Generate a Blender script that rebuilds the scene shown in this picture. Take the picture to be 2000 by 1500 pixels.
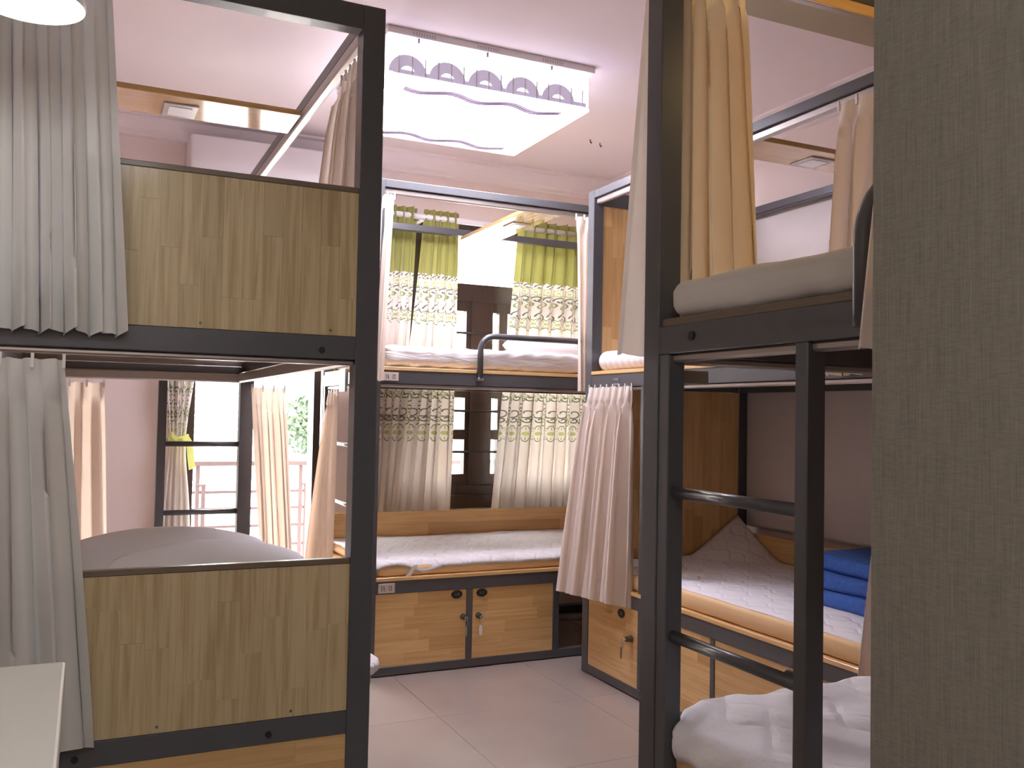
import bpy, bmesh, math, random
from mathutils import Vector, Matrix, noise
R = math.radians
PI = math.pi
C = bpy.context.scene.collection
for o in list(bpy.data.objects):
    bpy.data.objects.remove(o)

# ------------------------------------------------------------------ camera, world, lights, exposure
F_PX, YAW, PITCH, ROLL, EYE = 1771.38, R(25.0829), R(1.9718), R(1.0819), 1.106
fw = Vector((math.sin(YAW) * math.cos(PITCH), math.cos(YAW) * math.cos(PITCH), math.sin(PITCH)))
rt = Vector((math.cos(YAW), -math.sin(YAW), 0))
up = rt.cross(fw)
rt2 = rt * math.cos(ROLL) + up * math.sin(ROLL)
up2 = up * math.cos(ROLL) - rt * math.sin(ROLL)
cam_data = bpy.data.cameras.new('camera')
cam = bpy.data.objects.new('camera', cam_data)
C.objects.link(cam)
cam.matrix_world = Matrix(((rt2.x, up2.x, -fw.x, 0), (rt2.y, up2.y, -fw.y, 0), (rt2.z, up2.z, -fw.z, EYE), (0, 0, 0, 1)))
cam_data.sensor_fit = 'HORIZONTAL'
cam_data.sensor_width = 36
cam_data.lens = 36 * F_PX / 2000
cam_data.clip_start = .02
bpy.context.scene.camera = cam

sc = bpy.context.scene
sc.view_settings.view_transform = 'Standard'
sc.view_settings.look = 'None'
sc.view_settings.exposure = 1.36
sc.view_settings.gamma = 1
sc.view_settings.use_curve_mapping = False
sc.cycles.use_denoising = True
sc.cycles.max_bounces = 10
sc.cycles.diffuse_bounces = 6
sc.cycles.transparent_max_bounces = 16
sc.cycles.sample_clamp_indirect = 8

world = bpy.data.worlds.new('world')
sc.world = world
world.use_nodes = True
wb = world.node_tree.nodes['Background']
wb.inputs[0].default_value = (.93, .96, 1, 1)
wb.inputs[1].default_value = 11.0
sun = bpy.data.lights.new('sun', 'SUN')
sun.energy = 4
sun.color = (1, .96, .90)
sun.angle = R(2)
sun_o = bpy.data.objects.new('sun', sun)
C.objects.link(sun_o)
sun_o.rotation_euler = (R(48), 0, R(-14))       # high behind the house, on to the facade across the street
CHANDELIER_W, PENDANT_W, HALL_FILL_W, WARM_W = 11.0, 5.0, 10.0, 52.0


# ------------------------------------------------------------------ node helpers
class X:
    """A tiny expression: numbers and sockets joined with math nodes."""
    nt = None

    def __init__(s, v):
        s.v = v

    @staticmethod
    def m(op, *a):
        n = X.nt.nodes.new('ShaderNodeMath')
        n.operation = op
        for i, q in enumerate(a):
            q = q.v if isinstance(q, X) else q
            if isinstance(q, (int, float)):
                n.inputs[i].default_value = q
            else:
                X.nt.links.new(q, n.inputs[i])
        return X(n.outputs[0])

    def __add__(s, o): return X.m('ADD', s, o)
    __radd__ = __add__
    def __sub__(s, o): return X.m('SUBTRACT', s, o)
    def __rsub__(s, o): return X.m('SUBTRACT', o, s)
    def __mul__(s, o): return X.m('MULTIPLY', s, o)
    __rmul__ = __mul__
    def __truediv__(s, o): return X.m('DIVIDE', s, o)


def xsin(a): return X.m('SINE', a)
def xcos(a): return X.m('COSINE', a)
def xabs(a): return X.m('ABSOLUTE', a)
def xmin(a, b): return X.m('MINIMUM', a, b)
def xmax(a, b): return X.m('MAXIMUM', a, b)
def xlt(a, b): return X.m('LESS_THAN', a, b)
def xgt(a, b): return X.m('GREATER_THAN', a, b)
def xfr(a): return X.m('FRACT', a)
def xlen(a, b): return X.m('SQRT', a * a + b * b)
def xang(a, b): return X.m('ARCTAN2', a, b)


def new_mat(name):
    m = bpy.data.materials.new(name)
    m.use_nodes = True
    nt = m.node_tree
    b = nt.nodes['Principled BSDF']
    return m, nt, b


def L(nt, a, b):
    nt.links.new(a, b)


def node(nt, t, **k):
    n = nt.nodes.new(t)
    for q, v in k.items():
        setattr(n, q, v)
    return n


def mixc(nt, fac, a, b, mode='MIX'):
    n = nt.nodes.new('ShaderNodeMix')
    n.data_type = 'RGBA'
    n.blend_type = mode
    for sock, v in ((n.inputs[0], fac), (n.inputs[6], a), (n.inputs[7], b)):
        if isinstance(v, X):
            v = v.v
        if isinstance(v, (int, float)):
            sock.default_value = v
        elif isinstance(v, tuple):
            sock.default_value = v if len(v) == 4 else (*v, 1)
        else:
            L(nt, v, sock)
    return n.outputs[2]


def add_bump(nt, b, height, strength=.3, dist=.002):
    n = nt.nodes.new('ShaderNodeBump')
    n.inputs['Strength'].default_value = strength
    n.inputs['Distance'].default_value = dist
    L(nt, height, n.inputs['Height'])
    L(nt, n.outputs[0], b.inputs['Normal'])


def plain(name, col, rough=.5, metal=0., noise_amt=.06, scale=9., coat=0., bump=0., bscale=200.):
    m, nt, b = new_mat(name)
    b.inputs['Roughness'].default_value = rough
    b.inputs['Metallic'].default_value = metal
    b.inputs['Coat Weight'].default_value = coat
    tc = node(nt, 'ShaderNodeNewGeometry')
    nz = node(nt, 'ShaderNodeTexNoise')
    nz.inputs['Scale'].default_value = scale
    nz.inputs['Detail'].default_value = 4
    L(nt, tc.outputs['Position'], nz.inputs['Vector'])
    d = tuple(c * (1 - noise_amt) for c in col)
    u = tuple(min(1, c * (1 + noise_amt)) for c in col)
    L(nt, mixc(nt, nz.outputs['Fac'], d, u), b.inputs['Base Color'])
    if bump:
        n2 = node(nt, 'ShaderNodeTexNoise')
        n2.inputs['Scale'].default_value = bscale
        L(nt, tc.outputs['Position'], n2.inputs['Vector'])
        add_bump(nt, b, n2.outputs['Fac'], bump)
    return m


def wood(name, c0, c1, axis, rough=.32, coat=.25, tint=.35, grain=1.):
    """Finger-jointed rubberwood: per-stave tint from Object Info, grain stretched along one axis."""
    m, nt, b = new_mat(name)
    b.inputs['Roughness'].default_value = rough
    b.inputs['Coat Weight'].default_value = coat
    b.inputs['Coat Roughness'].default_value = .12
    g = node(nt, 'ShaderNodeNewGeometry')
    oi = node(nt, 'ShaderNodeObjectInfo')
    mp = node(nt, 'ShaderNodeMapping')
    s = [62., 62., 62.]
    s['XYZ'.index(axis)] = 2.6
    mp.inputs['Scale'].default_value = s
    cx = node(nt, 'ShaderNodeCombineXYZ')
    X.nt = nt
    off = X(oi.outputs['Random']) * 37.
    for i in range(3):
        L(nt, off.v, cx.inputs[i])
    va = node(nt, 'ShaderNodeVectorMath', operation='ADD')
    L(nt, g.outputs['Position'], mp.inputs['Vector'])
    L(nt, mp.outputs[0], va.inputs[0])
    L(nt, cx.outputs[0], va.inputs[1])
    nz = node(nt, 'ShaderNodeTexNoise')
    nz.inputs['Scale'].default_value = 1.1
    nz.inputs['Detail'].default_value = 6
    nz.inputs['Distortion'].default_value = .7
    L(nt, va.outputs[0], nz.inputs['Vector'])
    n2 = node(nt, 'ShaderNodeTexNoise')
    n2.inputs['Scale'].default_value = 4.
    n2.inputs['Detail'].default_value = 3
    L(nt, va.outputs[0], n2.inputs['Vector'])
    rp = node(nt, 'ShaderNodeValToRGB')
    rp.color_ramp.elements[0].position = .44
    rp.color_ramp.elements[1].position = .66
    rp.color_ramp.elements[0].color = (0, 0, 0, 1)
    L(nt, nz.outputs['Fac'], rp.inputs[0])
    base = mixc(nt, X(rp.outputs[0]) * (.55 * grain), c0, c1)
    fine = mixc(nt, X(n2.outputs['Fac']) * (.3 * grain), base, tuple(c * .6 for c in c1))
    rnd = xfr(X(oi.outputs['Random']) * 7.31)
    dark = mixc(nt, rnd * rnd * tint, fine, tuple(c * .72 for c in c1))
    L(nt, dark, b.inputs['Base Color'])
    add_bump(nt, b, nz.outputs['Fac'], .06, .001)
    return m


def cloth(name, col, trans=.25, rough=.9, weave=900., colfn=None, tcol=None, sheen=.2):
    m, nt, b = new_mat(name)
    b.inputs['Roughness'].default_value = rough
    b.inputs['Sheen Weight'].default_value = sheen
    b.inputs['Specular IOR Level'].default_value = .2
    uv = node(nt, 'ShaderNodeUVMap', uv_map='UVMap')
    nz = node(nt, 'ShaderNodeTexNoise')
    nz.inputs['Scale'].default_value = weave
    L(nt, uv.outputs[0], nz.inputs['Vector'])
    X.nt = nt
    c = colfn(nt, uv) if colfn else mixc(nt, X(nz.outputs['Fac']) * .25, col, tuple(q * .8 for q in col))
    L(nt, c, b.inputs['Base Color'])
    add_bump(nt, b, nz.outputs['Fac'], .08, .0006)
    tr = node(nt, 'ShaderNodeBsdfTranslucent')
    if tcol:
        tr.inputs['Color'].default_value = (*tcol, 1)
    else:
        L(nt, c, tr.inputs['Color'])
    mx = node(nt, 'ShaderNodeMixShader')
    mx.inputs[0].default_value = trans
    L(nt, b.outputs[0], mx.inputs[1])
    L(nt, tr.outputs[0], mx.inputs[2])
    out = nt.nodes['Material Output']
    L(nt, mx.outputs[0], out.inputs['Surface'])
    return m


def embroidery(nt, uv):
    """Lime heading, two embroidered bands of flowers and scrolls on off-white sheer: a printed / stitched flat pattern."""
    sp = node(nt, 'ShaderNodeSeparateXYZ')
    L(nt, uv.outputs[0], sp.inputs[0])
    u, v = X(sp.outputs[0]), X(sp.outputs[1])
    white, lime = (.84, .77, .70), (.34, .33, .10)
    grey, green, pale = (.17, .175, .13), (.25, .33, .13), (.50, .52, .20)
    sc_ = xabs(xsin(u * (PI / .055))) * .016
    col = mixc(nt, xgt(v + sc_, 1.868), white, lime)

    def cell(per, ph):
        return (xfr(u / per + ph) - .5) * per

    def flower(col, v0, per, ph, r0, k, c_line, c_dot):
        a = cell(per, ph)
        bb = v - v0
        r = xlen(a, bb)
        th = xang(bb, a)
        pet = r0 * (.62 + .38 * xabs(xcos(th * (k / 2))))
        col = mixc(nt, xlt(xabs(r - pet), .0032), col, c_line)
        eye = xlen(r - r0 * .62, r0 * .9 * xsin(th * (k / 2)))
        col = mixc(nt, xlt(xabs(eye - r0 * .14), .0032), col, c_line)
        return mixc(nt, xlt(r, r0 * .26), col, c_dot)

    def scroll(col, v0, per, ph, r0, c_line, flip=1):
        a = cell(per, ph)
        bb = v - v0
        r = xlen(a, bb)
        th = xang(bb * flip, a)
        spi = xabs(r - (r0 * .28 + (th + PI) * (r0 * .72 / (2 * PI))))
        return mixc(nt, xlt(spi, .0032), col, c_line)

    # upper band
    P = .112
    col = flower(col, 1.745, P, 0., .052, 7, green, pale)
    col = flower(col, 1.632, P, .5, .030, 6, green, pale)
    col = flower(col, 1.815, P, .5, .022, 5, pale, pale)
    col = scroll(col, 1.672, P, .25, .026, grey)
    col = scroll(col, 1.672, P, .75, .026, grey, -1)
    col = scroll(col, 1.770, P, .46, .020, grey)
    col = scroll(col, 1.843, P / 2, .3, .015, grey)
    col = mixc(nt, xlt(xabs(v - 1.612 + xabs(xsin(u * (PI / P))) * .022), .003), col, green)
    # lower band
    for vv, ph, fl in ((1.185, 0., 1), (1.118, .5, -1), (1.062, .05, 1)):
        col = scroll(col, vv, P, ph, .030, grey, fl)
        col = scroll(col, vv + .018, P, ph + .42, .016, grey, -fl)
    col = flower(col, 1.003, P, .5, .044, 8, green, pale)
    col = flower(col, 1.215, P, .75, .030, 6, green, pale)
    col = flower(col, 1.09, P, .0, .028, 6, green, pale)
    # foot band of the long balcony curtain
    col = flower(col, .40, P, .5, .05, 8, pale, pale)
    return col


M = {}
M['metal'] = plain('charcoal powder-coated steel', (.085, .084, .090), .34, 0, .1, 30, coat=.15)
M['alu'] = plain('champagne aluminium', (.46, .42, .39), .30, .7, .04)
M['chrome'] = plain('brushed steel', (.45, .45, .46), .28, 1., .05)
M['lock'] = plain('dull nickel', (.18, .16, .15), .35, .8, .05)
M['white_plastic'] = plain('white plastic', (.78, .76, .75), .35, 0, .02)
M['black_plastic'] = plain('black plastic', (.012, .012, .014), .4, 0, .02)
M['label_grey'] = plain('grey lettering', (.22, .22, .26), .6)
M['plate'] = plain('beige printed plate', (.60, .52, .47), .45, 0, .04)
M['ink'] = plain('dark lettering', (.03, .022, .02), .6)
M['paint'] = plain('cream wall paint', (.80, .675, .635), .85, 0, .025, 3, bump=.05)
M['ceil'] = plain('white ceiling paint', (.82, .725, .72), .9, 0, .02, 2)
M['hall'] = plain('hall ceiling paint', (.46, .40, .29), .9, 0, .02, 2)  # olive of shadow and warm light put into the lowered ceiling's colour
M['niche'] = plain('pale plaster panel', (.66, .61, .585), .8, 0, .02, 4)
M['dark_wood'] = wood('dark stained window wood', (.048, .026, .019), (.022, .012, .010), 'Z', .45, .1, .2)
M['iron'] = plain('painted iron bar', (.025, .021, .02), .5)
for ax in 'XYZ':
    M['pale' + ax] = wood('cool lamplit rubberwood ' + ax, (.66, .53, .31), (.40, .27, .115), ax, .38, .15, .30, 1.25)  # near left boards: cool pendant light put into the wood colour
    M['honey' + ax] = wood('honey rubberwood ' + ax, (.86, .57, .26), (.60, .33, .11), ax, .3, .3, .65)
    M['gloss' + ax] = wood('varnished rubberwood ' + ax, (.70, .44, .19), (.50, .28, .10), ax, .07, 1., .3)
    M['edge' + ax] = wood('brown edge band ' + ax, (.19, .14, .095), (.13, .092, .06), ax, .4, .1, .2)
M['cream'] = cloth('cream bed curtain', (.90, .79, .70), .28)
M['ivory'] = cloth('ivory bed curtain', (.76, .755, .74), .18)
M['cream_lamplit'] = cloth('lamplit cream bed curtain', (.78, .62, .40), .25)  # cream cloth with the warm lamp's yellow put into its colour
M['peach'] = cloth('peach cream bed curtain', (.86, .72, .61), .55)
M['embroid'] = cloth('embroidered window curtain', (.8, .75, .7), .15, colfn=embroidery)
M['sash'] = cloth('lime curtain sash', (.50, .50, .16), .3)
M['sheet'] = cloth('white bed sheet', (.80, .765, .76), .0, weave=400)
M['grey_sheet'] = cloth('grey white bed sheet', (.66, .64, .60), .0, weave=400)
M['pillow'] = cloth('white pillow cotton', (.80, .77, .79), .08, weave=500)
M['foam'] = plain('tan foam mattress', (.74, .50, .27), .8, 0, .05, 12)
M['denim'] = plain('blue fleece', (.045, .125, .42), .95, 0, .35, 60, bump=.5, bscale=240)


def striped_sheet():
    m, nt, b = new_mat('satin stripe sheet')
    b.inputs['Roughness'].default_value = .45
    g = node(nt, 'ShaderNodeNewGeometry')
    sp = node(nt, 'ShaderNodeSeparateXYZ')
    L(nt, g.outputs['Position'], sp.inputs[0])
    X.nt = nt
    s = xgt(xsin(X(sp.outputs[1]) * (2 * PI / .045)), 0.)
    L(nt, mixc(nt, s, (.83, .79, .80), (.73, .69, .70)), b.inputs['Base Color'])
    return m


def plastic_sheet():
    m, nt, b = new_mat('white sheet under clear plastic')
    b.inputs['Base Color'].default_value = (.80, .76, .76, 1)
    b.inputs['Roughness'].default_value = .5
    b.inputs['Coat Weight'].default_value = .8
    b.inputs['Coat Roughness'].default_value = .12
    g = node(nt, 'ShaderNodeNewGeometry')
    mp = node(nt, 'ShaderNodeMapping')
    mp.inputs['Scale'].default_value = (3, 9, 14)
    nz = node(nt, 'ShaderNodeTexNoise')
    nz.inputs['Scale'].default_value = 1.6
    nz.inputs['Distortion'].default_value = 1.2
    L(nt, g.outputs['Position'], mp.inputs['Vector'])
    L(nt, mp.outputs[0], nz.inputs['Vector'])
    add_bump(nt, b, nz.outputs['Fac'], .5, .02)
    return m


def quilt_mat(name, col, per):
    """White quilted cotton: fine wavy stitch relief."""
    m, nt, b = new_mat(name)
    b.inputs['Roughness'].default_value = .85
    b.inputs['Base Color'].default_value = (*col, 1)
    g = node(nt, 'ShaderNodeNewGeometry')
    sp = node(nt, 'ShaderNodeSeparateXYZ')
    L(nt, g.outputs['Position'], sp.inputs[0])
    X.nt = nt
    x, y = X(sp.outputs[0]), X(sp.outputs[1])
    w = xabs(xsin((x + xsin(y * (2 * PI / .13)) * .018) * (PI / per)))
    w2 = xabs(xsin((x - xsin(y * (2 * PI / .13)) * .018) * (PI / per) + .9))
    h = xmin(xmin(w, w2) * 3., 1.)
    nz = node(nt, 'ShaderNodeTexNoise')
    nz.inputs['Scale'].default_value = 14
    nz.inputs['Detail'].default_value = 4
    L(nt, g.outputs['Position'], nz.inputs['Vector'])
    add_bump(nt, b, (h * .6 + X(nz.outputs['Fac']) * 1.6).v, .55, .010)
    return m


def tile_mat():
    m, nt, b = new_mat('polished beige floor tile')
    b.inputs['Roughness'].default_value = .26
    b.inputs['Coat Weight'].default_value = .2
    g = node(nt, 'ShaderNodeNewGeometry')
    nz = node(nt, 'ShaderNodeTexNoise')
    nz.inputs['Scale'].default_value = 5
    nz.inputs['Detail'].default_value = 7
    L(nt, g.outputs['Position'], nz.inputs['Vector'])
    L(nt, mixc(nt, nz.outputs['Fac'], (.30, .24, .21), (.345, .285, .25)), b.inputs['Base Color'])
    return m


def wallpaper():
    m, nt, b = new_mat('taupe linen wallpaper')
    b.inputs['Roughness'].default_value = .9
    b.inputs['Specular IOR Level'].default_value = .15
    g = node(nt, 'ShaderNodeNewGeometry')
    outs = []
    for sx, sz in ((900, 22), (160, 5), (120, 700)):
        mp = node(nt, 'ShaderNodeMapping')
        mp.inputs['Scale'].default_value = (sx, sx, sz)
        nz = node(nt, 'ShaderNodeTexNoise')
        nz.inputs['Scale'].default_value = 1
        nz.inputs['Detail'].default_value = 2
        L(nt, g.outputs['Position'], mp.inputs['Vector'])
        L(nt, mp.outputs[0], nz.inputs['Vector'])
        outs.append(X(nz.outputs['Fac']))
    X.nt = nt
    f = outs[0] * .55 + outs[1] * .18 + outs[2] * .35
    rp = node(nt, 'ShaderNodeValToRGB')
    rp.color_ramp.elements[0].position = .38
    rp.color_ramp.elements[1].position = .72
    rp.color_ramp.elements[0].color = (.140, .126, .100, 1)
    rp.color_ramp.elements[1].color = (.215, .195, .158, 1)
    L(nt, f.v, rp.inputs[0])
    L(nt, rp.outputs[0], b.inputs['Base Color'])
    add_bump(nt, b, f.v, .25, .0008)
    return m


def glass():
    m, nt, b = new_mat('window glass')
    tr = node(nt, 'ShaderNodeBsdfTransparent')
    gl = node(nt, 'ShaderNodeBsdfGlossy')
    gl.inputs['Roughness'].default_value = .03
    mx = node(nt, 'ShaderNodeMixShader')
    mx.inputs[0].default_value = .07
    L(nt, tr.outputs[0], mx.inputs[1])
    L(nt, gl.outputs[0], mx.inputs[2])
    L(nt, mx.outputs[0], nt.nodes['Material Output'].inputs['Surface'])
    return m


def emit(name, col, s):
    m, nt, b = new_mat(name)
    b.inputs['Base Color'].default_value = (*col, 1)
    b.inputs['Emission Color'].default_value = (*col, 1)
    b.inputs['Emission Strength'].default_value = s
    return m


M['stripe'] = striped_sheet()
M['plastic'] = plastic_sheet()
M['pad'] = quilt_mat('white quilted pad', (.76, .73, .76), .11)
M['quilt'] = quilt_mat('white quilt', (.77, .75, .77), .17)
M['tile'] = tile_mat()
M['grout'] = plain('floor screed and joints', (.27, .215, .19), .8)
M['wallpaper'] = wallpaper()
M['glass'] = glass()
M['led'] = emit('chandelier diffuser', (.97, .93, 1.07), CHANDELIER_W)
M['led_side'] = emit('chandelier side acrylic', (.95, .93, 1.1), CHANDELIER_W * .11)
M['pendant'] = emit('pendant diffuser', (1, .98, .93), PENDANT_W)
M['crystal'] = emit('backlit mirror acrylic', (.50, .45, .60), .22)
M['wave'] = plain('frosted wave line', (.30, .25, .32), .5, 0, .02)
M['led_rim'] = emit('backlit acrylic rim', (1, .97, 1), .45)
M['table'] = plain('white laminate', (.72, .71, .66), .45, 0, .02)
M['ac'] = plain('white appliance plastic', (.74, .69, .69), .4, 0, .01)
M['vent'] = plain('grey vent', (.25, .24, .25), .5)
M['facade'] = plain('pale rendered facade', (.72, .66, .60), .9, 0, .05, 1)
M['shutter'] = plain('grey louvre', (.07, .065, .08), .7)
M['rail_steel'] = plain('balcony steel', (.12, .085, .082), .5)
M['slab'] = plain('balcony concrete', (.55, .5, .46), .9)
M['leaf'] = plain('tree leaves', (.025, .045, .015), .8, 0, .3, 20)
M['bark'] = plain('tree bark', (.12, .09, .06), .9)
M['asphalt'] = plain('street asphalt', (.16, .16, .16), .9)

# ------------------------------------------------------------------ geometry helpers
W = {}


def link(name, me, mat, parent=None, origin=None):
    """Link a mesh given in world coordinates as one object; its origin goes to the base centre of its bounds."""
    if origin is None:
        xs = [v.co for v in me.vertices]
        lo = Vector([min(q[i] for q in xs) for i in range(3)])
        hi = Vector([max(q[i] for q in xs) for i in range(3)])
        origin = Vector(((lo.x + hi.x) / 2, (lo.y + hi.y) / 2, lo.z))
    me.transform(Matrix.Translation(-origin))
    o = bpy.data.objects.new(name, me)
    C.objects.link(o)
    if mat is not None and not me.materials:
        me.materials.append(M[mat] if isinstance(mat, str) else mat)
    if parent:
        o.parent = parent
        o.location = origin - W[parent.name]
    else:
        o.location = origin
    W[o.name] = origin
    return o


def empty(name, loc):
    o = bpy.data.objects.new(name, None)
    C.objects.link(o)
    o.location = loc
    o.empty_display_size = .05
    W[o.name] = Vector(loc)
    return o


def tag(o, label, cat, group=None):
    o['label'] = label
    o['category'] = cat
    if group:
        o['group'] = group
    return o


def struct(o, label=None):
    o['kind'] = 'structure'
    if label:
        o['label'] = label
    return o


def bm_box(bm, x0, x1, y0, y1, z0, z1):
    vs = [bm.verts.new((x, y, z)) for z in (z0, z1) for y in (y0, y1) for x in (x0, x1)]
    for f in ((0, 2, 3, 1), (4, 5, 7, 6), (0, 1, 5, 4), (2, 6, 7, 3), (0, 4, 6, 2), (1, 3, 7, 5)):
        bm.faces.new([vs[i] for i in f])
    return vs


def finish(bm, name, smooth=False):
    me = bpy.data.meshes.new(name)
    bmesh.ops.recalc_face_normals(bm, faces=bm.faces)
    bm.to_mesh(me)
    bm.free()
    if smooth:
        for p in me.polygons:
            p.use_smooth = True
    return me


def box(name, x0, x1, y0, y1, z0, z1, mat, parent=None, bev=.0015, seg=1):
    bm = bmesh.new()
    bm_box(bm, *sorted((x0, x1)), *sorted((y0, y1)), *sorted((z0, z1)))
    if bev:
        bmesh.ops.bevel(bm, geom=bm.edges[:], offset=bev, segments=seg, affect='EDGES', profile=.5)
    return link(name, finish(bm, name), mat, parent)


def boxes(name, lst, mat, parent=None):
    bm = bmesh.new()
    for b in lst:
        bm_box(bm, *b)
    return link(name, finish(bm, name), mat, parent)


def tube_bm(bm, pts, r, n=10, caps=True):
    pts = [Vector(p) for p in pts]
    rings = []
    prev = None
    for i, p in enumerate(pts):
        d = (pts[min(i + 1, len(pts) - 1)] - pts[max(i - 1, 0)]).normalized()
        if prev is None:
            a = d.orthogonal().normalized()
        else:
            a = (prev - d * prev.dot(d)).normalized()
        prev = a
        b = d.cross(a)
        rings.append([bm.verts.new(p + (a * math.cos(2 * PI * k / n) + b * math.sin(2 * PI * k / n)) * r) for k in range(n)])
    for q, s in zip(rings, rings[1:]):
        for k in range(n):
            bm.faces.new((q[k], q[(k + 1) % n], s[(k + 1) % n], s[k]))
    if caps:
        bm.faces.new(rings[0][::-1])
        bm.faces.new(rings[-1])


def tube(name, pts, r, mat, parent=None, n=12):
    bm = bmesh.new()
    tube_bm(bm, pts, r, n)
    return link(name, finish(bm, name, True), mat, parent)


def lathe(name, cx, cy, prof, mat, parent=None, n=40):
    bm = bmesh.new()
    rings = []
    for r, z in prof:
        rings.append([bm.verts.new((cx + max(r, 1e-4) * math.cos(2 * PI * k / n), cy + max(r, 1e-4) * math.sin(2 * PI * k / n), z)) for k in range(n)])
    for q, s in zip(rings, rings[1:]):
        for k in range(n):
            bm.faces.new((q[k], q[(k + 1) % n], s[(k + 1) % n], s[k]))
    return link(name, finish(bm, name, True), mat, parent)


def rounded_mesh(x0, x1, y0, y1, z0, z1, r, res, disp=None, name='soft'):
    """Rounded box on a regular surface grid, optionally displaced."""
    bm = bmesh.new()
    lo, hi = Vector((x0, y0, z0)), Vector((x1, y1, z1))
    ax = []
    for i in range(3):
        n = max(2, int((hi[i] - lo[i]) / res))
        g = [lo[i] + (hi[i] - lo[i]) * k / n for k in range(n + 1)]
        g += [lo[i] + r * .3, lo[i] + r * .7, hi[i] - r * .3, hi[i] - r * .7]
        ax.append(sorted(set(round(q, 5) for q in g)))
    vd = {}

    def V(p):
        k = tuple(round(q, 5) for q in p)
        if k not in vd:
            q = Vector(p)
            c = Vector([min(max(q[i], lo[i] + r), hi[i] - r) for i in range(3)])
            d = q - c
            if d.length > 1e-9:
                q = c + d.normalized() * r
            nrm = d.normalized() if d.length > 1e-9 else Vector((0, 0, 1))
            if disp:
                q = q + disp(q, nrm)
            vd[k] = bm.verts.new(q)
        return vd[k]
    for i in range(3):
        j, k = (i + 1) % 3, (i + 2) % 3
        for val in (lo[i], hi[i]):
            for a, a2 in zip(ax[j], ax[j][1:]):
                for b, b2 in zip(ax[k], ax[k][1:]):
                    q = []
                    for (u, v) in ((a, b), (a2, b), (a2, b2), (a, b2)):
                        p = [0, 0, 0]
                        p[i], p[j], p[k] = val, u, v
                        q.append(V(p))
                    try:
                        bm.faces.new(q)
                    except ValueError:
                        pass
    return finish(bm, name, True)


def soft(name, x0, x1, y0, y1, z0, z1, r, res, mat, parent=None, disp=None):
    return link(name, rounded_mesh(x0, x1, y0, y1, z0, z1, r, res, disp, name), mat, parent)


def wrinkle(amp, sx=6., sy=6., sz=6., seed=0., pinned=None):
    def f(q, n):
        v = noise.noise(Vector((q.x * sx + seed, q.y * sy, q.z * sz))) + .5 * noise.noise(Vector((q.x * sx * 2.3 + seed, q.y * sy * 2.3, q.z * sz * 2.3)))
        k = 1. if pinned is None else min(1, max(0, (q.z - pinned) / .02))
        return n * (v * amp * k)
    return f


CUBE = None


def unit_cube(mat):
    key = 'stave_' + mat
    me = bpy.data.meshes.get(key)
    if me is None:
        bm = bmesh.new()
        bm_box(bm, -.5, .5, -.5, .5, -.5, .5)
        me = finish(bm, key)
        me.materials.append(M[mat])
    return me


def board(parent, name, normal, a0, a1, z0, z1, n0, n1, wmat, direction, sw=.055, seed=1, lens=(.25, .6), staves=True, band=None):
    """A glued board: a thin core with separate staves. normal 'Y' spans X (a) by Z, normal 'X' spans Y (a) by Z."""
    rnd = random.Random(seed)
    grain = 'Z' if direction == 'v' else ('X' if normal == 'Y' else 'Y')
    t = n1 - n0
    c0, c1 = n0 + t * .12, n1 - t * .12
    mat = wmat + grain
    core = box(name, a0, a1, c0, c1, z0, z1, mat, parent, 0) if normal == 'Y' else box(name, c0, c1, a0, a1, z0, z1, mat, parent, 0)
    if not staves:
        return core
    p0, p1 = (a0, a1) if direction == 'v' else (z0, z1)      # across
    q0, q1 = (z0, z1) if direction == 'v' else (a0, a1)      # along
    n = max(1, round((p1 - p0) / sw))
    me = unit_cube(mat)
    for i in range(n):
        u0, u1 = p0 + (p1 - p0) * i / n, p0 + (p1 - p0) * (i + 1) / n
        cuts = [q0]
        q = q0 + rnd.uniform(.05, lens[0] + .1)
        while q < q1 - .06:
            cuts.append(q)
            q += rnd.uniform(*lens)
        cuts.append(q1)
        for w0, w1 in zip(cuts, cuts[1:]):
            o = bpy.data.objects.new('stave', me)
            C.objects.link(o)
            o.parent = core
            ca, cz = ((u0 + u1) / 2, (w0 + w1) / 2) if direction == 'v' else ((w0 + w1) / 2, (u0 + u1) / 2)
            sa, sz = (u1 - u0, w1 - w0) if direction == 'v' else (w1 - w0, u1 - u0)
            g = .0004
            if normal == 'Y':
                loc, s = Vector((ca, (n0 + n1) / 2, cz)), (sa - g, t, sz - g)
            else:
                loc, s = Vector(((n0 + n1) / 2, ca, cz)), (t, sa - g, sz - g)
            o.location = loc - W[core.name]
            o.scale = s
    return core


# ------------------------------------------------------------------ glyphs with serifs for the berth plates
def glyph(ch):
    """Rectangles / polylines of a serif numeral in a unit-high cell, as (list of strokes [(pts, width)], advance)."""
    if ch == '1':
        return [([(.22, 0), (.22, 1)], .13), ([(.06, .02), (.38, .02)], .05), ([(.08, .82), (.22, .96)], .06)], .46
    if ch == 'A':
        return [([(.10, 0), (.36, 1)], .05), ([(.36, 1), (.64, 0)], .14), ([(.19, .34), (.54, .34)], .05), ([(0, .02), (.22, .02)], .05), ([(.5, .02), (.78, .02)], .05)], .84
    if ch == '-':
        return [([(.05, .38), (.3, .38)], .07)], .38
    if ch == '0':
        return [([(.27 + .22 * math.cos(a), .5 + .47 * math.sin(a)) for a in [2 * PI * k / 16 for k in range(17)]], .09)], .58
    if ch == '2':
        return [([(.06, .74), (.1, .9), (.26, .98), (.42, .9), (.45, .72), (.36, .5), (.06, .06)], .09), ([(.04, .04), (.48, .04)], .09)], .58
    return [], .3


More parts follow.
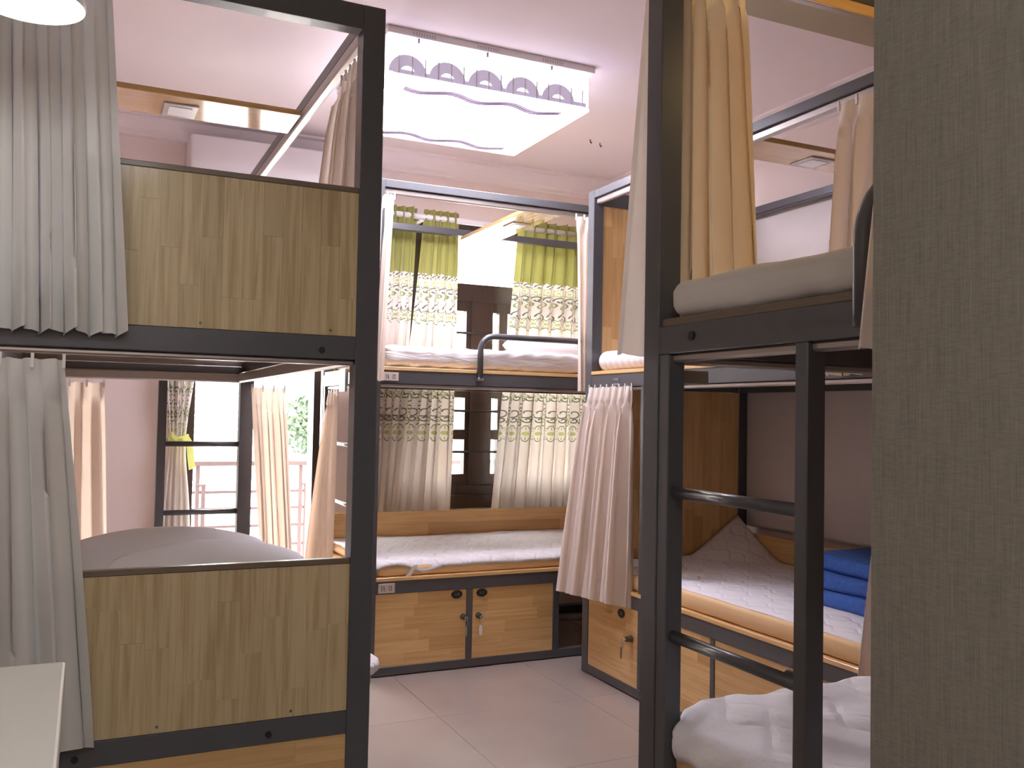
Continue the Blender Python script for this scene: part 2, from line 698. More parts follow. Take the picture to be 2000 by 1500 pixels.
def serif_text(name, s, height, origin, right, upv, nrm, mat, parent, squash=.72, depth=.0008):
    bm = bmesh.new()
    origin, right, upv, nrm = Vector(origin), Vector(right), Vector(upv), Vector(nrm)
    x = 0.
    for ch in s:
        st, adv = glyph(ch)
        for pts, w in st:
            for a, b in zip(pts, pts[1:]):
                a2, b2 = Vector((a[0] + x, a[1])), Vector((b[0] + x, b[1]))
                d = (b2 - a2)
                if d.length < 1e-6:
                    continue
                d.normalize()
                p = Vector((-d.y, d.x)) * w / 2
                e = d * w * .2
                qs = [a2 - e + p, a2 - e - p, b2 + e - p, b2 + e + p]
                base = [origin + right * (q.x * height * squash) + upv * (q.y * height) for q in qs]
                v0 = [bm.verts.new(q) for q in base]
                v1 = [bm.verts.new(q + nrm * depth) for q in base]
                bm.faces.new(v1)
                for i in range(4):
                    bm.faces.new((v0[i], v0[(i + 1) % 4], v1[(i + 1) % 4], v1[i]))
        x += adv
    return link(name, finish(bm, name), mat, parent)


def text_width(s, height, squash=.72):
    return sum(glyph(c)[1] for c in s) * height * squash


# ------------------------------------------------------------------ the setting
XL_, XR_, YB, YN_, ZC, ZS = -.62, 2.90, 4.75, -1.7, 2.53, 2.40
fl = struct(box('floor', XL_ - .1, XR_ + .1, YN_ - .1, YB + .2, -.12, -.004, 'grout', None, 0))
tbm = bmesh.new()
bm_box(tbm, -.5, .5, -.5, .5, -.004, 0)
tile_me = finish(tbm, 'tile')
tile_me.materials.append(M['tile'])
TS = .60
x0, y0 = -.62 + .02, -1.66
for i in range(6):
    for j in range(11):
        cx, cy = x0 + TS * (i + .5), y0 + TS * (j + .5)
        if cx - TS / 2 > XR_ or cy - TS / 2 > YB:
            continue
        o = bpy.data.objects.new('tile', tile_me)
        C.objects.link(o)
        o.parent = fl
        o.location = Vector((cx, cy, 0)) - W[fl.name]
        o.scale = (TS - .0015, TS - .0015, 1)
struct(box('ceiling', XL_ - .1, XR_ + .1, YN_ - .1, YB + .2, ZC, ZC + .12, 'ceil', None, 0))
struct(box('trim_1', XL_, XR_, YN_, 2.28, ZS, ZC, 'hall', None, 0), 'lowered hall ceiling over the near part of the room')
struct(box('wall_left', XL_ - .12, XL_, YN_ - .1, YB + .2, 0, ZC, 'paint', None, 0))
struct(box('wall_right', XR_, XR_ + .12, YN_ - .1, YB + .2, 0, ZC, 'paint', None, 0))
struct(box('wall_near', XL_, XR_, YN_ - .12, YN_, 0, ZC, 'paint', None, 0))
DX0, DX1, DZ1 = .41, 1.13, 2.12                     # balcony door opening
WX0, WX1, WZ0, WZ1 = 1.44, 2.78, .655, 2.19         # window opening
yb0, yb1 = YB, YB + .14
struct(boxes('wall_back', [(XL_, DX0, yb0, yb1, 0, ZC), (DX0, DX1, yb0, yb1, DZ1, ZC), (DX1, WX0, yb0, yb1, 0, ZC),
                           (WX0, WX1, yb0, yb1, 0, WZ0), (WX0, WX1, yb0, yb1, WZ1, ZC), (WX1, XR_, yb0, yb1, 0, ZC)], 'paint'))
struct(box('wall_partition', .62, .74, YN_, .585, 0, ZC, 'wallpaper', None, .002), 'taupe linen wallpapered partition on the near side')


def cornice(name, pts_dir, prof, mat):
    """Stepped plaster cornice: profile of (outward, z) swept along one axis."""
    (axis, a0, a1, base, sgn) = pts_dir
    bm = bmesh.new()
    ends = []
    for a in (a0, a1):
        ends.append([bm.verts.new((a, base + sgn * d, z) if axis == 'X' else (base + sgn * d, a, z)) for d, z in prof])
    n = len(prof)
    for i in range(n):
        bm.faces.new((ends[0][i], ends[0][(i + 1) % n], ends[1][(i + 1) % n], ends[1][i]))
    bm.faces.new(ends[0])
    bm.faces.new(ends[1][::-1])
    return struct(link(name, finish(bm, name), mat))


prof = [(0, ZC), (.10, ZC), (.10, ZC - .012), (.075, ZC - .018), (.062, ZC - .04), (.04, ZC - .07), (.018, ZC - .085), (.018, ZC - .098), (0, ZC - .105)]
cornice('trim_2', ('X', XL_, XR_, YB, -1), prof, 'ceil')
cornice('trim_3', ('Y', 2.28, YB - .1, XR_, -1), prof, 'ceil')
struct(link('trim_4', rounded_mesh(XR_ - .05, XR_ + .01, .9, 3.50, .60, 2.07, .035, .25, None, 'trim'), 'niche'), 'raised pale plaster panel on the right wall behind the bunk')

# ---- balcony door
d = struct(boxes('door_1', [(DX0, DX0 + .075, YB - .01, YB + .12, 0, DZ1), (DX1 - .055, DX1, YB - .01, YB + .12, 0, DZ1),
                            (DX0, DX1, YB - .01, YB + .12, DZ1 - .07, DZ1)], 'dark_wood'), 'dark wooden balcony door frame')
box('transom', DX0 + .075, DX1 - .055, YB + .02, YB + .09, 1.72, 1.78, 'dark_wood', d)
lf = box('door_leaf', DX0 + .02, DX0 + .065, YB + .12, YB + .62, .02, 1.72, 'dark_wood', d, .003)
box('leaf_glass', DX0 + .04, DX0 + .045, YB + .2, YB + .54, .9, 1.62, 'glass', lf, 0)
box('threshold', DX0, DX1, YB, YB + .14, 0, .02, 'slab', d)
box('door_glass', DX0 + .075, DX1 - .055, YB + .05, YB + .055, 1.78, DZ1 - .07, 'glass', d, 0)

# ---- window
w = struct(boxes('window_1', [(WX0, WX1, YB - .02, YB + .1, WZ0, WZ0 + .05), (WX0, WX1, YB - .02, YB + .1, WZ1 - .05, WZ1),
                              (WX0, WX0 + .05, YB - .02, YB + .1, WZ0, WZ1), (WX1 - .05, WX1, YB - .02, YB + .1, WZ0, WZ1)], 'dark_wood'), 'dark wooden casement window behind the far bunk')
box('transom', WX0 + .05, WX1 - .05, YB - .01, YB + .09, 1.745, 1.845, 'dark_wood', w)
box('mullion', 1.958, 2.090, YB - .015, YB + .09, WZ0 + .05, 1.745, 'dark_wood', w)
box('mullion', 1.592, 1.66, YB - .015, YB + .09, WZ0 + .05, WZ1 - .05, 'dark_wood', w)
box('transom_glass', WX0 + .05, WX1 - .05, YB + .03, YB + .035, 1.845, WZ1 - .05, 'glass', w, 0)
box('window_sill', WX0 - .04, WX1 + .04, YB - .05, YB + .01, WZ0 - .07, WZ0, 'dark_wood', w)
for s0, s1 in ((WX0 + .05, 1.958), (2.090, WX1 - .05)):
    z0, z1 = WZ0 + .05, 1.745
    for a0, a1 in ((s0, 1.592), (1.66, s1)) if s0 < 1.6 else ((s0, 2.162), (2.162, s1)):
        t0 = .004 if a0 == 2.090 else .026
        t1 = .026
        sash = boxes('sash', [(a0, a0 + t0, YB, YB + .05, z0, z1), (a1 - t1, a1, YB, YB + .05, z0, z1)] +
                     [(a0 + t0, a1 - t1, YB, YB + .05, q0, q1) for q0, q1 in ((z0, z0 + .065), (.965, 1.02), (1.2, 1.255), (z1 - .055, z1))], 'dark_wood', w)
        for q0, q1 in ((z0 + .065, .965), (1.02, 1.2), (1.255, z1 - .055)):
            box('pane', a0 + t0, a1 - t1, YB + .02, YB + .025, q0, q1, 'glass', sash, 0)
for z in (.895, 1.125, 1.345, 1.565):
    tube('security_bar', [(WX0 + .03, YB - .012, z), (WX1 - .03, YB - .012, z)], .007, 'iron', w, 8)

# ------------------------------------------------------------------ outside: balcony, street, facade, tree
struct(box('balcony_floor', -1.0, 3.4, YB + .14, 5.75, -.15, -.01, 'slab', None, 0), 'concrete balcony outside the door')
rl = tag(empty('balcony_railing', (.9, 5.6, 0)), 'brown steel balcony railing seen through the open balcony door', 'railing')
box('handrail', -1., 3.4, 5.575, 5.625, .775, .805, 'rail_steel', rl, .004)
for z in (.62, .52, .415, .3, .18):
    box('rail_bar', -1., 3.4, 5.592, 5.608, z - .008, z + .008, 'rail_steel', rl)
for xc in (-.6, .0, .60, 1.2, 1.8, 2.4, 3.0):
    box('post', xc - .012, xc + .012, 5.588, 5.612, 0, .775, 'rail_steel', rl)
    box('post', xc + .022, xc + .046, 5.588, 5.612, 0, .66, 'rail_steel', rl)
    box('post_cap', xc - .012, xc + .046, 5.586, 5.614, .655, .668, 'rail_steel', rl)
struct(box('street_ground', -30, 30, 5.76, 40, -3.6, -3.5, 'asphalt', None, 0))
bl = tag(empty('house', (2, 13, -3.5)), 'pale rendered house across the street with grey louvred shutters', 'house')
box('wall', -8, 12, 13, 16, -3.5, 7, 'facade', bl, 0)
for i, (wx, wz, ww, wh) in enumerate(((1.25, -.1, .9, 2.1), (2.75, .6, 1.1, 1.6), (2.75, -2.2, 1.1, 1.5), (4.6, .2, .9, 1.6), (1.3, -2.6, .9, 1.6), (-.4, .3, .8, 1.5), (2.7, 2.7, 1.2, 1.6), (6.2, .4, 1, 1.6))):
    f = box('window', wx, wx + ww, 12.96, 13.02, wz, wz + wh, 'facade', bl, .01)
    boxes('shutter', [(wx + .06, wx + ww - .06, 12.93, 12.955, wz + .06 + k * .09, wz + .12 + k * .09) for k in range(int((wh - .12) / .09))], 'shutter', f)
box('ledge', -8, 12, 12.7, 13, 2.2, 2.4, 'facade', bl)
tr = tag(empty('street_tree', (2.15, 9.5, -3.5)), 'leafy street tree in front of the pale house across the road', 'tree')
tube('trunk', [(2.2, 9.5, -3.5), (2.25, 9.5, -1.5), (2.15, 9.45, .6)], .09, 'bark', tr, 8)
rnd = random.Random(4)
lb = bmesh.new()
for k in range(900):
    a, b_, rr = rnd.uniform(0, 2 * PI), math.acos(rnd.uniform(-1, 1)), rnd.random() ** .4
    p = Vector((2.15 + .5 * rr * math.sin(b_) * math.cos(a), 9.45 + .5 * rr * math.sin(b_) * math.sin(a), .98 + .33 * rr * math.cos(b_)))
    s = rnd.uniform(.03, .06)
    t1 = Vector((rnd.uniform(-1, 1), rnd.uniform(-1, 1), rnd.uniform(-1, 1))).normalized()
    t2 = t1.orthogonal().normalized()
    lb.faces.new([lb.verts.new(p + t1 * s), lb.verts.new(p + t2 * s * .5), lb.verts.new(p - t1 * s), lb.verts.new(p - t2 * s * .5)])
lv = link('foliage', finish(lb, 'foliage'), 'leaf', tr)
lv['kind'] = 'stuff'

# ------------------------------------------------------------------ bunk beds
ZT, ZM1, ZM0, ZL1, ZL0 = 2.10, 1.287, 1.232, .397, .344
PW = .05


def bunk(label, x0, x1, y0, y1, top_h=.034, tracks=(), posts=None, wide=PW, inset=.004):
    """Frame of one bunk: four posts, three rings of rails, two bed boards, curtain tracks. tracks: sides 'n' (y0), 'f' (y1), 'l' (x0), 'r' (x1)."""
    b = tag(empty('bunk_bed', ((x0 + x1) / 2, (y0 + y1) / 2, 0)), label, 'bed', 'steel bunk beds of the dormitory')
    p = wide
    for (a, c) in ((x0, y0), (x1 - p, y0), (x0, y1 - p), (x1 - p, y1 - p)):
        box('post', a, a + p, c, c + p, 0, ZT, 'metal', b)
    def ring(nm, z0, z1, th):
        e = .0008
        box(nm, x0 + p, x1 - p, y0 + e, y0 + th, z0, z1, 'metal', b)
        box(nm, x0 + p, x1 - p, y1 - th, y1 - e, z0, z1, 'metal', b)
        z0 = max(z0, ZT - .034) if nm == 'top_rail' else z0
        box(nm, x0 + e, x0 + th, y0 + p, y1 - p, z0, z1, 'metal', b)
        box(nm, x1 - th, x1 - e, y0 + p, y1 - p, z0, z1, 'metal', b)
    ring('top_rail', ZT - top_h, ZT, .045)
    ring('middle_rail', ZM0, ZM1, .04)
    ring('lower_rail', ZL0, ZL1, .04)
    ring('bottom_rail', .004, .04, .04)
    box('upper_bed_board', x0 + inset, x1 - .004, y0 + p + .002, y1 - p - .002, ZM1, ZM1 + .016, 'glossX' if x1 - x0 > y1 - y0 else 'glossY', b)
    box('lower_bed_board', x0 + inset, x1 - .004, y0 + p + .002, y1 - p - .002, ZL1, ZL1 + .014, 'honeyX' if x1 - x0 > y1 - y0 else 'honeyY', b)
    # the boards run out flush over the long rails between the posts
    for zt, zb in ((ZT - top_h, ZT - top_h - .026), (ZM0, ZM0 - .016)):
        for s in tracks:
            if s == 'n':
                box('curtain_track', x0 + p, x1 - p, y0 + .012, y0 + .036, zb, zt, 'alu', b, .004)
            if s == 'f':
                box('curtain_track', x0 + p, x1 - p, y1 - .036, y1 - .012, zb, zt, 'alu', b, .004)
            if s == 'l':
                box('curtain_track', x0 + .012, x0 + .036, y0 + p, y1 - p, zb, zt, 'alu', b, .004)
            if s == 'r':
                box('curtain_track', x1 - .036, x1 - .012, y0 + p, y1 - p, zb, zt, 'alu', b, .004)
    return b


def shelf(b, x0, x1, y0, y1, lamp, grain, z=2.045, t=.018):
    s = box('shelf', x0, x1, y0, y1, z, z + t, 'gloss' + grain, b)
    lx0, lx1, ly0, ly1 = lamp
    pl = box('reading_light', lx0, lx1, ly0, ly1, z - .006, z + .001, 'alu', b, .002)
    dx, dy = (lx1 - lx0) * .16, (ly1 - ly0) * .16
    box('light_diffuser', lx0 + dx, lx1 - dx, ly0 + dy, ly1 - dy, z - .008, z - .005, 'white_plastic', pl, .001)
    return s


def guard(b, pts, r=.0135):
    return tube('guard_rail', pts, r, 'metal', b, 14)


def bend(p0, corner, p1, rad, n=8):
    p0, c, p1 = Vector(p0), Vector(corner), Vector(p1)
    a, b_ = (p0 - c).normalized(), (p1 - c).normalized()
    s, e = c + a * rad, c + b_ * rad
    return [s.lerp(c, t / n * 1.0).lerp(c.lerp(e, t / n), t / n) for t in range(n + 1)]


def rung(b, p0, p1, r=.011):
    return tube('ladder_rung', [p0, p1], r, 'metal', b, 14)


def locker_fittings(door, normal, a, z, n, knob_a, knob_z, plate_txt, sgn=-1):
    """Oval number plate and lock on a locker door facing -Y (normal 'Y') or -X (normal 'X')."""
    def P(u, v, w):
        return Vector((u, n + sgn * w, v)) if normal == 'Y' else Vector((n + sgn * w, u, v))
    bm = bmesh.new()
    N = 28
    r0 = [bm.verts.new(P(a + .026 * math.cos(2 * PI * k / N), z + .0185 * math.sin(2 * PI * k / N), 0)) for k in range(N)]
    r1 = [bm.verts.new(P(a + .026 * math.cos(2 * PI * k / N), z + .0185 * math.sin(2 * PI * k / N), .002)) for k in range(N)]
    r2 = [bm.verts.new(P(a + .023 * math.cos(2 * PI * k / N), z + .0158 * math.sin(2 * PI * k / N), .004)) for k in range(N)]
    for q, s in ((r0, r1), (r1, r2)):
        for k in range(N):
            bm.faces.new((q[k], q[(k + 1) % N], s[(k + 1) % N], s[k]))
    bm.faces.new(r2)
    pl = link('number_plate', finish(bm, 'number_plate'), 'black_plastic', door)
    d1, d2 = plate_txt
    rv = Vector((1, 0, 0)) if normal == 'Y' else Vector((0, -1, 0))
    nv = Vector((0, sgn, 0)) if normal == 'Y' else Vector((sgn, 0, 0))
    txt = serif_text('plate_lettering', d1 + ' ' + d2, .012, P(a, z - .006, .0041) - rv * text_width(d1 + ' ' + d2, .012) / 2, rv, (0, 0, 1), nv, 'label_grey', door)
    # cylinder lock
    bm = bmesh.new()
    tube_bm(bm, [P(knob_a, knob_z, 0), P(knob_a, knob_z, .003)], .014, 18)
    tube_bm(bm, [P(knob_a, knob_z, .003), P(knob_a, knob_z, .021), P(knob_a, knob_z, .024)], .011, 18)
    link('lock', finish(bm, 'lock'), 'lock', door)
    return pl


def key_set(label, p, n, lean=0., white=True, face='Y'):
    """A key in a lock with a hanging ring and tag."""
    p = Vector(p)
    k = tag(empty('key', p + Vector((0, 0, -.075))), label, 'key', 'keys hanging from the locker locks')
    n = Vector(n)
    rv = Vector((1, 0, 0)) if face == 'Y' else Vector((0, 1, 0))
    a = p + n * .020
    bm = bmesh.new()
    tube_bm(bm, [a, a + n * .014], .0022, 8)
    c = a + n * .018
    tube_bm(bm, [c + rv * .007 * math.cos(t) + Vector((0, 0, .007 * math.sin(t))) for t in [2 * PI * q / 14 for q in range(15)]], .0018, 6)
    link('key_head', finish(bm, 'key_head', True), 'chrome', k)
    c2 = c + Vector((0, 0, -.02)) + rv * lean * .3
    bm = bmesh.new()
    tube_bm(bm, [c2 + n.cross(Vector((0, 0, 1))) * 0 + rv * .011 * math.cos(t) * .6 + Vector((0, 0, .014 * math.sin(t))) for t in [2 * PI * q / 16 for q in range(17)]], .0009, 6)
    link('key_ring', finish(bm, 'key_ring', True), 'chrome', k)
    bm = bmesh.new()
    q = c2 + Vector((0, 0, -.035)) + rv * lean
    N = 18
    w_, h_ = (.0085, .023) if white else (.004, .023)
    f = [bm.verts.new(q + rv * w_ * math.cos(2 * PI * i / N) + Vector((0, 0, h_ * math.sin(2 * PI * i / N))) + n * .0015) for i in range(N)]
    g = [bm.verts.new(q + rv * w_ * math.cos(2 * PI * i / N) + Vector((0, 0, h_ * math.sin(2 * PI * i / N))) - n * .0015) for i in range(N)]
    bm.faces.new(f)
    bm.faces.new(g[::-1])
    for i in range(N):
        bm.faces.new((f[i], g[i], g[(i + 1) % N], f[(i + 1) % N]))
    link('key_tag', finish(bm, 'key_tag'), 'white_plastic' if white else 'chrome', k)
    return k


def berth_plate(b, x0, x1, z0, z1, y, s):
    p = box('berth_plate', x0, x1, y - .003, y, z0, z1, 'plate', b, .0006)
    h = (z1 - z0) * .52
    tw = text_width(s, h)
    serif_text('plate_lettering', s, h, (x0 + ((x1 - x0) - tw) / 2, y - .003, z0 + (z1 - z0 - h) / 2), (1, 0, 0), (0, 0, 1), (0, -1, 0), 'ink', p)


# ---- left bunk (near), long side along Y
LX0, LX1, LY0, LY1 = -.27, .637, 2.1334, 3.98
LB = bunk('near bunk bed on the left, its end closed by two pale wooden boards', LX0, LX1, LY0, LY1, .06, '', wide=.055)
box('curtain_track', LX1 - .046, LX1 - .022, LY0 + .055, LY1 - .055, 2.036, ZT - .0345, 'alu', LB, .004)
box('curtain_track', LX1 - .066, LX1 - .041, LY0 + .055, LY1 - .055, ZM0 - .012, ZM0 + .03, 'alu', LB, .005)
box('curtain_track', LX0 + .055, LX1 - .055, LY1 - .066, LY1 - .041, ZM0 - .012, ZM0 + .024, 'alu', LB, .005)
box('curtain_track', LX0 + .055, LX1 - .055, LY0 + .014, LY0 + .04, ZM0 - .013, ZM0, 'alu', LB, .004)
ub = board(LB, 'upper_end_board', 'Y', .045, LX1 - .0555, ZM1 + .001, 1.636, LY0 + .004, LY0 + .022, 'pale', 'v', .043, 11, (.2, .42))
box('edge_band', .045, LX1 - .0555, LY0 + .003, LY0 + .023, 1.636, 1.65, 'edgeX', LB, .002)
lb_ = board(LB, 'lower_end_board', 'Y', -.02, LX1 - .0555, ZL1 + .001, .744, LY0 + .004, LY0 + .022, 'pale', 'v', .05, 23, (.2, .42))
box('edge_band', -.02, LX1 - .0555, LY0 + .003, LY0 + .023, .744, .758, 'edgeX', LB, .002)
box('board_stile', .01, .045, LY0 + .004, LY0 + .04, ZM1, 1.65, 'metal', LB)
box('board_stile', -.055, -.02, LY0 + .004, LY0 + .04, ZL1, .758, 'metal', LB)
board(LB, 'base_board', 'Y', LX0 + .06, LX1 - .0555, .041, ZL0 - .001, LY0 + .006, LY0 + .022, 'honey', 'h', .055, 31, (.25, .5))
for (sx, sz) in ((.225, 1.30), (.52, 1.30), (.16, .412), (.45, .412)):
    bm = bmesh.new()
    tube_bm(bm, [(sx, LY0 + .0045, sz), (sx, LY0 + .001, sz)], .003, 10)
    link('screw', finish(bm, 'screw'), 'lock', LB)
for (sx, sz) in ((.50, 1.252), (.40, .365), (.0, .365)):
    bm = bmesh.new()
    tube_bm(bm, [(sx, LY0 + .001, sz), (sx, LY0 - .002, sz), (sx, LY0 - .003, sz)], .0075, 14)
    link('plug', finish(bm, 'plug'), 'black_plastic', LB)
shelf(LB, LX0 + .05, LX1 - .05, 2.876, 3.085, (.184, .286, 2.938, 3.064), 'X')
box('ladder_stile', .262, .295, LY1 - .045, LY1 - .008, 0, ZM0, 'metal', LB)
for z in (.682, .963, ):
    rung(LB, (.28, LY1 - .028, z), (LX1 - .03, LY1 - .028, z))
box('back_board', LX0 + .03, LX0 + .048, LY0 + .06, LY1 - .06, ZL1 + .014, .60, 'honeyY', LB)

# ---- far bunk along the back wall, long side along X
FX0, FX1, FY0, FY1 = 1.068, 2.86, 3.6927, 4.56
FB = bunk('far bunk bed under the window, with plates 1A - 02 and 1A - 01 on its rails', FX0, FX1, FY0, FY1, .034, 'nl')
for zz, mat in ((ZM1, 'honeyX'), (ZL1, 'honeyX')):
    box('board_edge', FX0 + PW, FX1 - PW, FY0 - .002, FY0 + PW, zz, zz + .0155, mat, FB)
shelf(FB, 1.797, 1.985, FY0 + .02, FY1 - .03, (1.845, 1.945, 3.965, 4.085), 'Y')
box('rear_board', FX0 + PW, FX1 - PW, FY1 - .05, FY1 - .032, ZM1 + .016, 1.452, 'honeyX', FB)
board(FB, 'rear_board', 'Y', FX0 + PW, FX1 - PW, ZL1 + .0145, .597, FY1 - .055, FY1 - .037, 'honey', 'h', .062, 5, (.45, .9))
guard(FB, [(1.566, FY0 - .013, 1.262)] + bend((1.566, FY0 - .013, 1.262), (1.566, FY0 - .013, 1.454), (2.75, FY0 - .013, 1.454), .075) + [(2.75, FY0 - .013, 1.454)])
box('guard_foot', 1.552, 1.58, FY0 - .026, FY0 - .001, 1.255, 1.268, 'chrome', FB)
box('ladder_stile', FX0 + .002, FX0 + .04, 4.48, 4.515, 0, ZM0, 'metal', FB)
for z in (.682, .955):
    rung(FB, (FX0 + .025, FY0 + .04, z), (FX0 + .025, 4.5, z))
berth_plate(FB, 1.125, 1.195, 1.2425, 1.2785, FY0, '1A - 02')
berth_plate(FB, 1.128, 1.2, .349, .389, FY0, '1A - 01')
box('locker_post', 1.958, 1.988, FY0 + .001, FY0 + .04, .04, ZL0, 'metal', FB)
box('locker_divider', 1.53, 1.559, FY0 + .001, FY0 + .03, .04, ZL0, 'metal', FB)
box('locker_side', 1.962, 1.984, FY0 + .04, FY1 - .1, .02, ZL0, 'metal', FB)
dl = board(FB, 'locker_door', 'Y', 1.119, 1.529, .0405, ZL0 - .001, FY0 + .004, FY0 + .02, 'honey', 'h', .05, 41, (.16, .4))
dr = board(FB, 'locker_door', 'Y', 1.56, 1.957, .0405, ZL0 - .001, FY0 + .004, FY0 + .02, 'honey', 'h', .05, 47, (.16, .4))
locker_fittings(dl, 'Y', 1.484, .323, FY0 + .004, 1.515, .224, ('1A', '01'))
locker_fittings(dr, 'Y', 1.602, .323, FY0 + .004, 1.588, .224, ('1A', '02'))
key_set('thin key edge on in the lock of the left locker door under the far bunk', (1.515, FY0 + .002, .224), (0, -1, 0), .0, False)
key_set('key with an oval white tag in the right locker door under the far bunk', (1.588, FY0 + .002, .224), (0, -1, 0), -.004)
box('track_bracket', FX0 - .008, FX0 + .004, 4.06, 4.16, 1.20, 1.305, 'alu', FB)

# ---- right bunk (far), long side along Y, behind the ladder
RX0, RX1, RY0, RY1 = 1.987, 2.845, 1.60, 3.4794
RB = bunk('far bunk bed along the right wall, seen through the near ladder', RX0, RX1, RY0, RY1, .034, 'l')
for zz in (ZM1, ZL1):
    box('board_edge', RX0 - .002, RX0 + PW, RY0 + PW, RY1 - PW, zz, zz + .0155, 'honeyY', RB)
shelf(RB, RX0 + .02, RX1 - .03, 2.387, 2.575, (2.30, 2.41, 2.44, 2.555), 'X')
board(RB, 'upper_end_board', 'Y', RX0 + PW, RX1 - PW, ZM1 + .017, ZT - .035, RY1 - .045, RY1 - .027, 'honey', 'v', .052, 61, (.25, .6))
board(RB, 'lower_end_board', 'Y', RX0 + PW, RX1 - PW, ZL1 + .015, ZM0 - .002, RY1 - .045, RY1 - .027, 'honey', 'v', .052, 67, (.25, .6))
box('top_end_rail', RX0 + PW, RX1 - PW, RY1 - .05, RY1 - .02, 2.035, ZT - .034, 'metal', RB)
box('rear_board', RX1 - .055, RX1 - .037, RY0 + PW, RY1 - PW, ZL1 + .0145, .585, 'honeyY', RB)
box('rear_guard', RX1 - .04, RX1 - .005, RY0 + PW, RY1 - PW, 2.06, 2.1, 'metal', RB)
box('locker_post', RX0 + .001, RX0 + .04, 3.0, 3.042, .04, ZM0, 'metal', RB)
box('locker_divider', RX0 + .001, RX0 + .03, 2.56, 2.584, .04, ZL0, 'metal', RB)
box('locker_divider', RX0 + .001, RX0 + .03, 2.07, 2.094, .04, ZL0, 'metal', RB)
d1 = board(RB, 'locker_door', 'X', 3.043, RY1 - PW, .0405, ZL0 - .001, RX0 + .004, RX0 + .02, 'honey', 'h', .05, 71, (.16, .4))
d2 = board(RB, 'locker_door', 'X', 2.585, 2.999, .0405, ZL0 - .001, RX0 + .004, RX0 + .02, 'honey', 'h', .05, 73, (.16, .4))
d3 = board(RB, 'locker_door', 'X', 2.095, 2.559, .0405, ZL0 - .001, RX0 + .004, RX0 + .02, 'honey', 'h', .05, 79, (.16, .4))
d4 = board(RB, 'locker_door', 'X', RY0 + PW, 2.069, .0405, ZL0 - .001, RX0 + .004, RX0 + .02, 'honey', 'h', .05, 83, (.16, .4))
locker_fittings(d1, 'X', 3.165, .311, RX0 + .004, 3.088, .226, ('1A', '01'))
locker_fittings(d3, 'X', 2.19, .318, RX0 + .004, 2.13, .226, ('1A', '02'))
key_set('bunch of small keys in the locker door of the right wall bunk', (RX0 + .002, 3.088, .226), (-1, 0, 0), .01, False, 'X')
bt = box('rail_tag', RX0 - .002, RX0 + .001, 3.205, 3.245, 1.238, 1.268, 'label_grey', RB, .0005)
boxes('tag_lettering', [(RX0 - .0026, RX0 - .0018, 3.21 + k * .006, 3.2125 + k * .006, 1.247, 1.26) for k in range(6)], 'ink', bt)

# ---- right bunk (near), long side along Y, with ladder and guard on its front
NX0, NX1, NY0, NY1 = 1.0273, 1.93, -.42, 1.5625
NB = bunk('near bunk bed on the right with a black ladder on its front', NX0, NX1, NY0, NY1, .034, 'lf', wide=.052, inset=.056)
box('board_edge', NX0 + .006, NX0 + PW, NY0 + PW, NY1 - .056, ZM1, ZM1 + .0155, 'edgeY', NB)
box('board_edge', NX0 + .006, NX0 + PW, NY0 + PW, NY1 - .056, ZL1, ZL1 + .0155, 'edgeY', NB)
box('ladder_stile', NX0 + .001, NX0 + .04, 1.476, 1.508, 0, ZM0, 'metal', NB, .002)
box('ladder_stile', NX0 + .001, NX0 + .04, 1.098, 1.126, 0, ZM0, 'metal', NB, .002)
for z in (.682, .961):
    rung(NB, (NX0 + .02, 1.48, z), (NX0 + .02, 1.12, z), .0115)
bm = bmesh.new()
tube_bm(bm, [(NX0 + .002, 1.40, 1.262), (NX0 - .002, 1.40, 1.262), (NX0 - .003, 1.40, 1.262)], .009, 14)
link('plug', finish(bm, 'plug'), 'black_plastic', NB)
guard(NB, [(NX0 - .01, .975, 1.245)] + bend((NX0 - .01, .975, 1.245), (NX0 - .01, .975, 1.452), (NX0 - .01, -.2, 1.452), .09) + [(NX0 - .01, -.2, 1.452)], .0145)
box('top_end_board', NX0 + .054, NX1 - .054, NY1 - .04, NY1 - .022, 2.041, ZT - .034, 'glossX', NB)
box('track_bracket', NX0 + .06, NX0 + .13, NY1 - .045, NY1 - .02, 1.176, 1.204, 'alu', NB)

# ------------------------------------------------------------------ mattresses, pads, pillows, blanket
soft('mattress', LX0 + .045, LX1 - .045, LY0 + .03, LY1 - .06, ZM1 + .016, 1.39, .03, .06, 'sheet', None, wrinkle(.004))
tag(bpy.data.objects['mattress'], 'white mattress on the upper berth of the near left bunk, behind its end board', 'mattress', 'mattresses')


def bulge(q, n):
    v = wrinkle(.003)(q, n)
    if q.x > .5 and q.y < 2.45:
        v += Vector((.118 if q.z > .452 else .100, 0, 0)) * min(1, (q.x - .5) / .07) * max(0, 1 - (abs(q.y - 2.28) / .16) ** 2)
    return v


m_ = soft('mattress', LX0 + .045, LX1 - .06, LY0 + .06, LY1 - .06, ZL1 + .014, .463, .028, .04, 'foam', None, bulge)
tag(m_, 'tan foam mattress on the lower berth of the near left bunk', 'mattress', 'mattresses')
m_ = soft('mattress_pad', LX0 + .04, LX1 - .055, LY0 + .055, LY1 - .06, .455, .482, .012, .04, 'pad', None, bulge)
tag(m_, 'white quilted pad on the tan mattress of the near left bunk', 'mattress pad', 'mattress pads')


def sheet_folds(q, n):
    # tight diagonal plastic folds on the front side
    a = .006 * noise.noise(Vector((q.x * 5, q.y * 4, q.z * 3))) + .0035 * math.sin((q.x * .8 - q.z * 2.2) * 70 + 3 * noise.noise(q * 4)) * (1 if q.y < FY0 + .05 else .3)
    return n * a


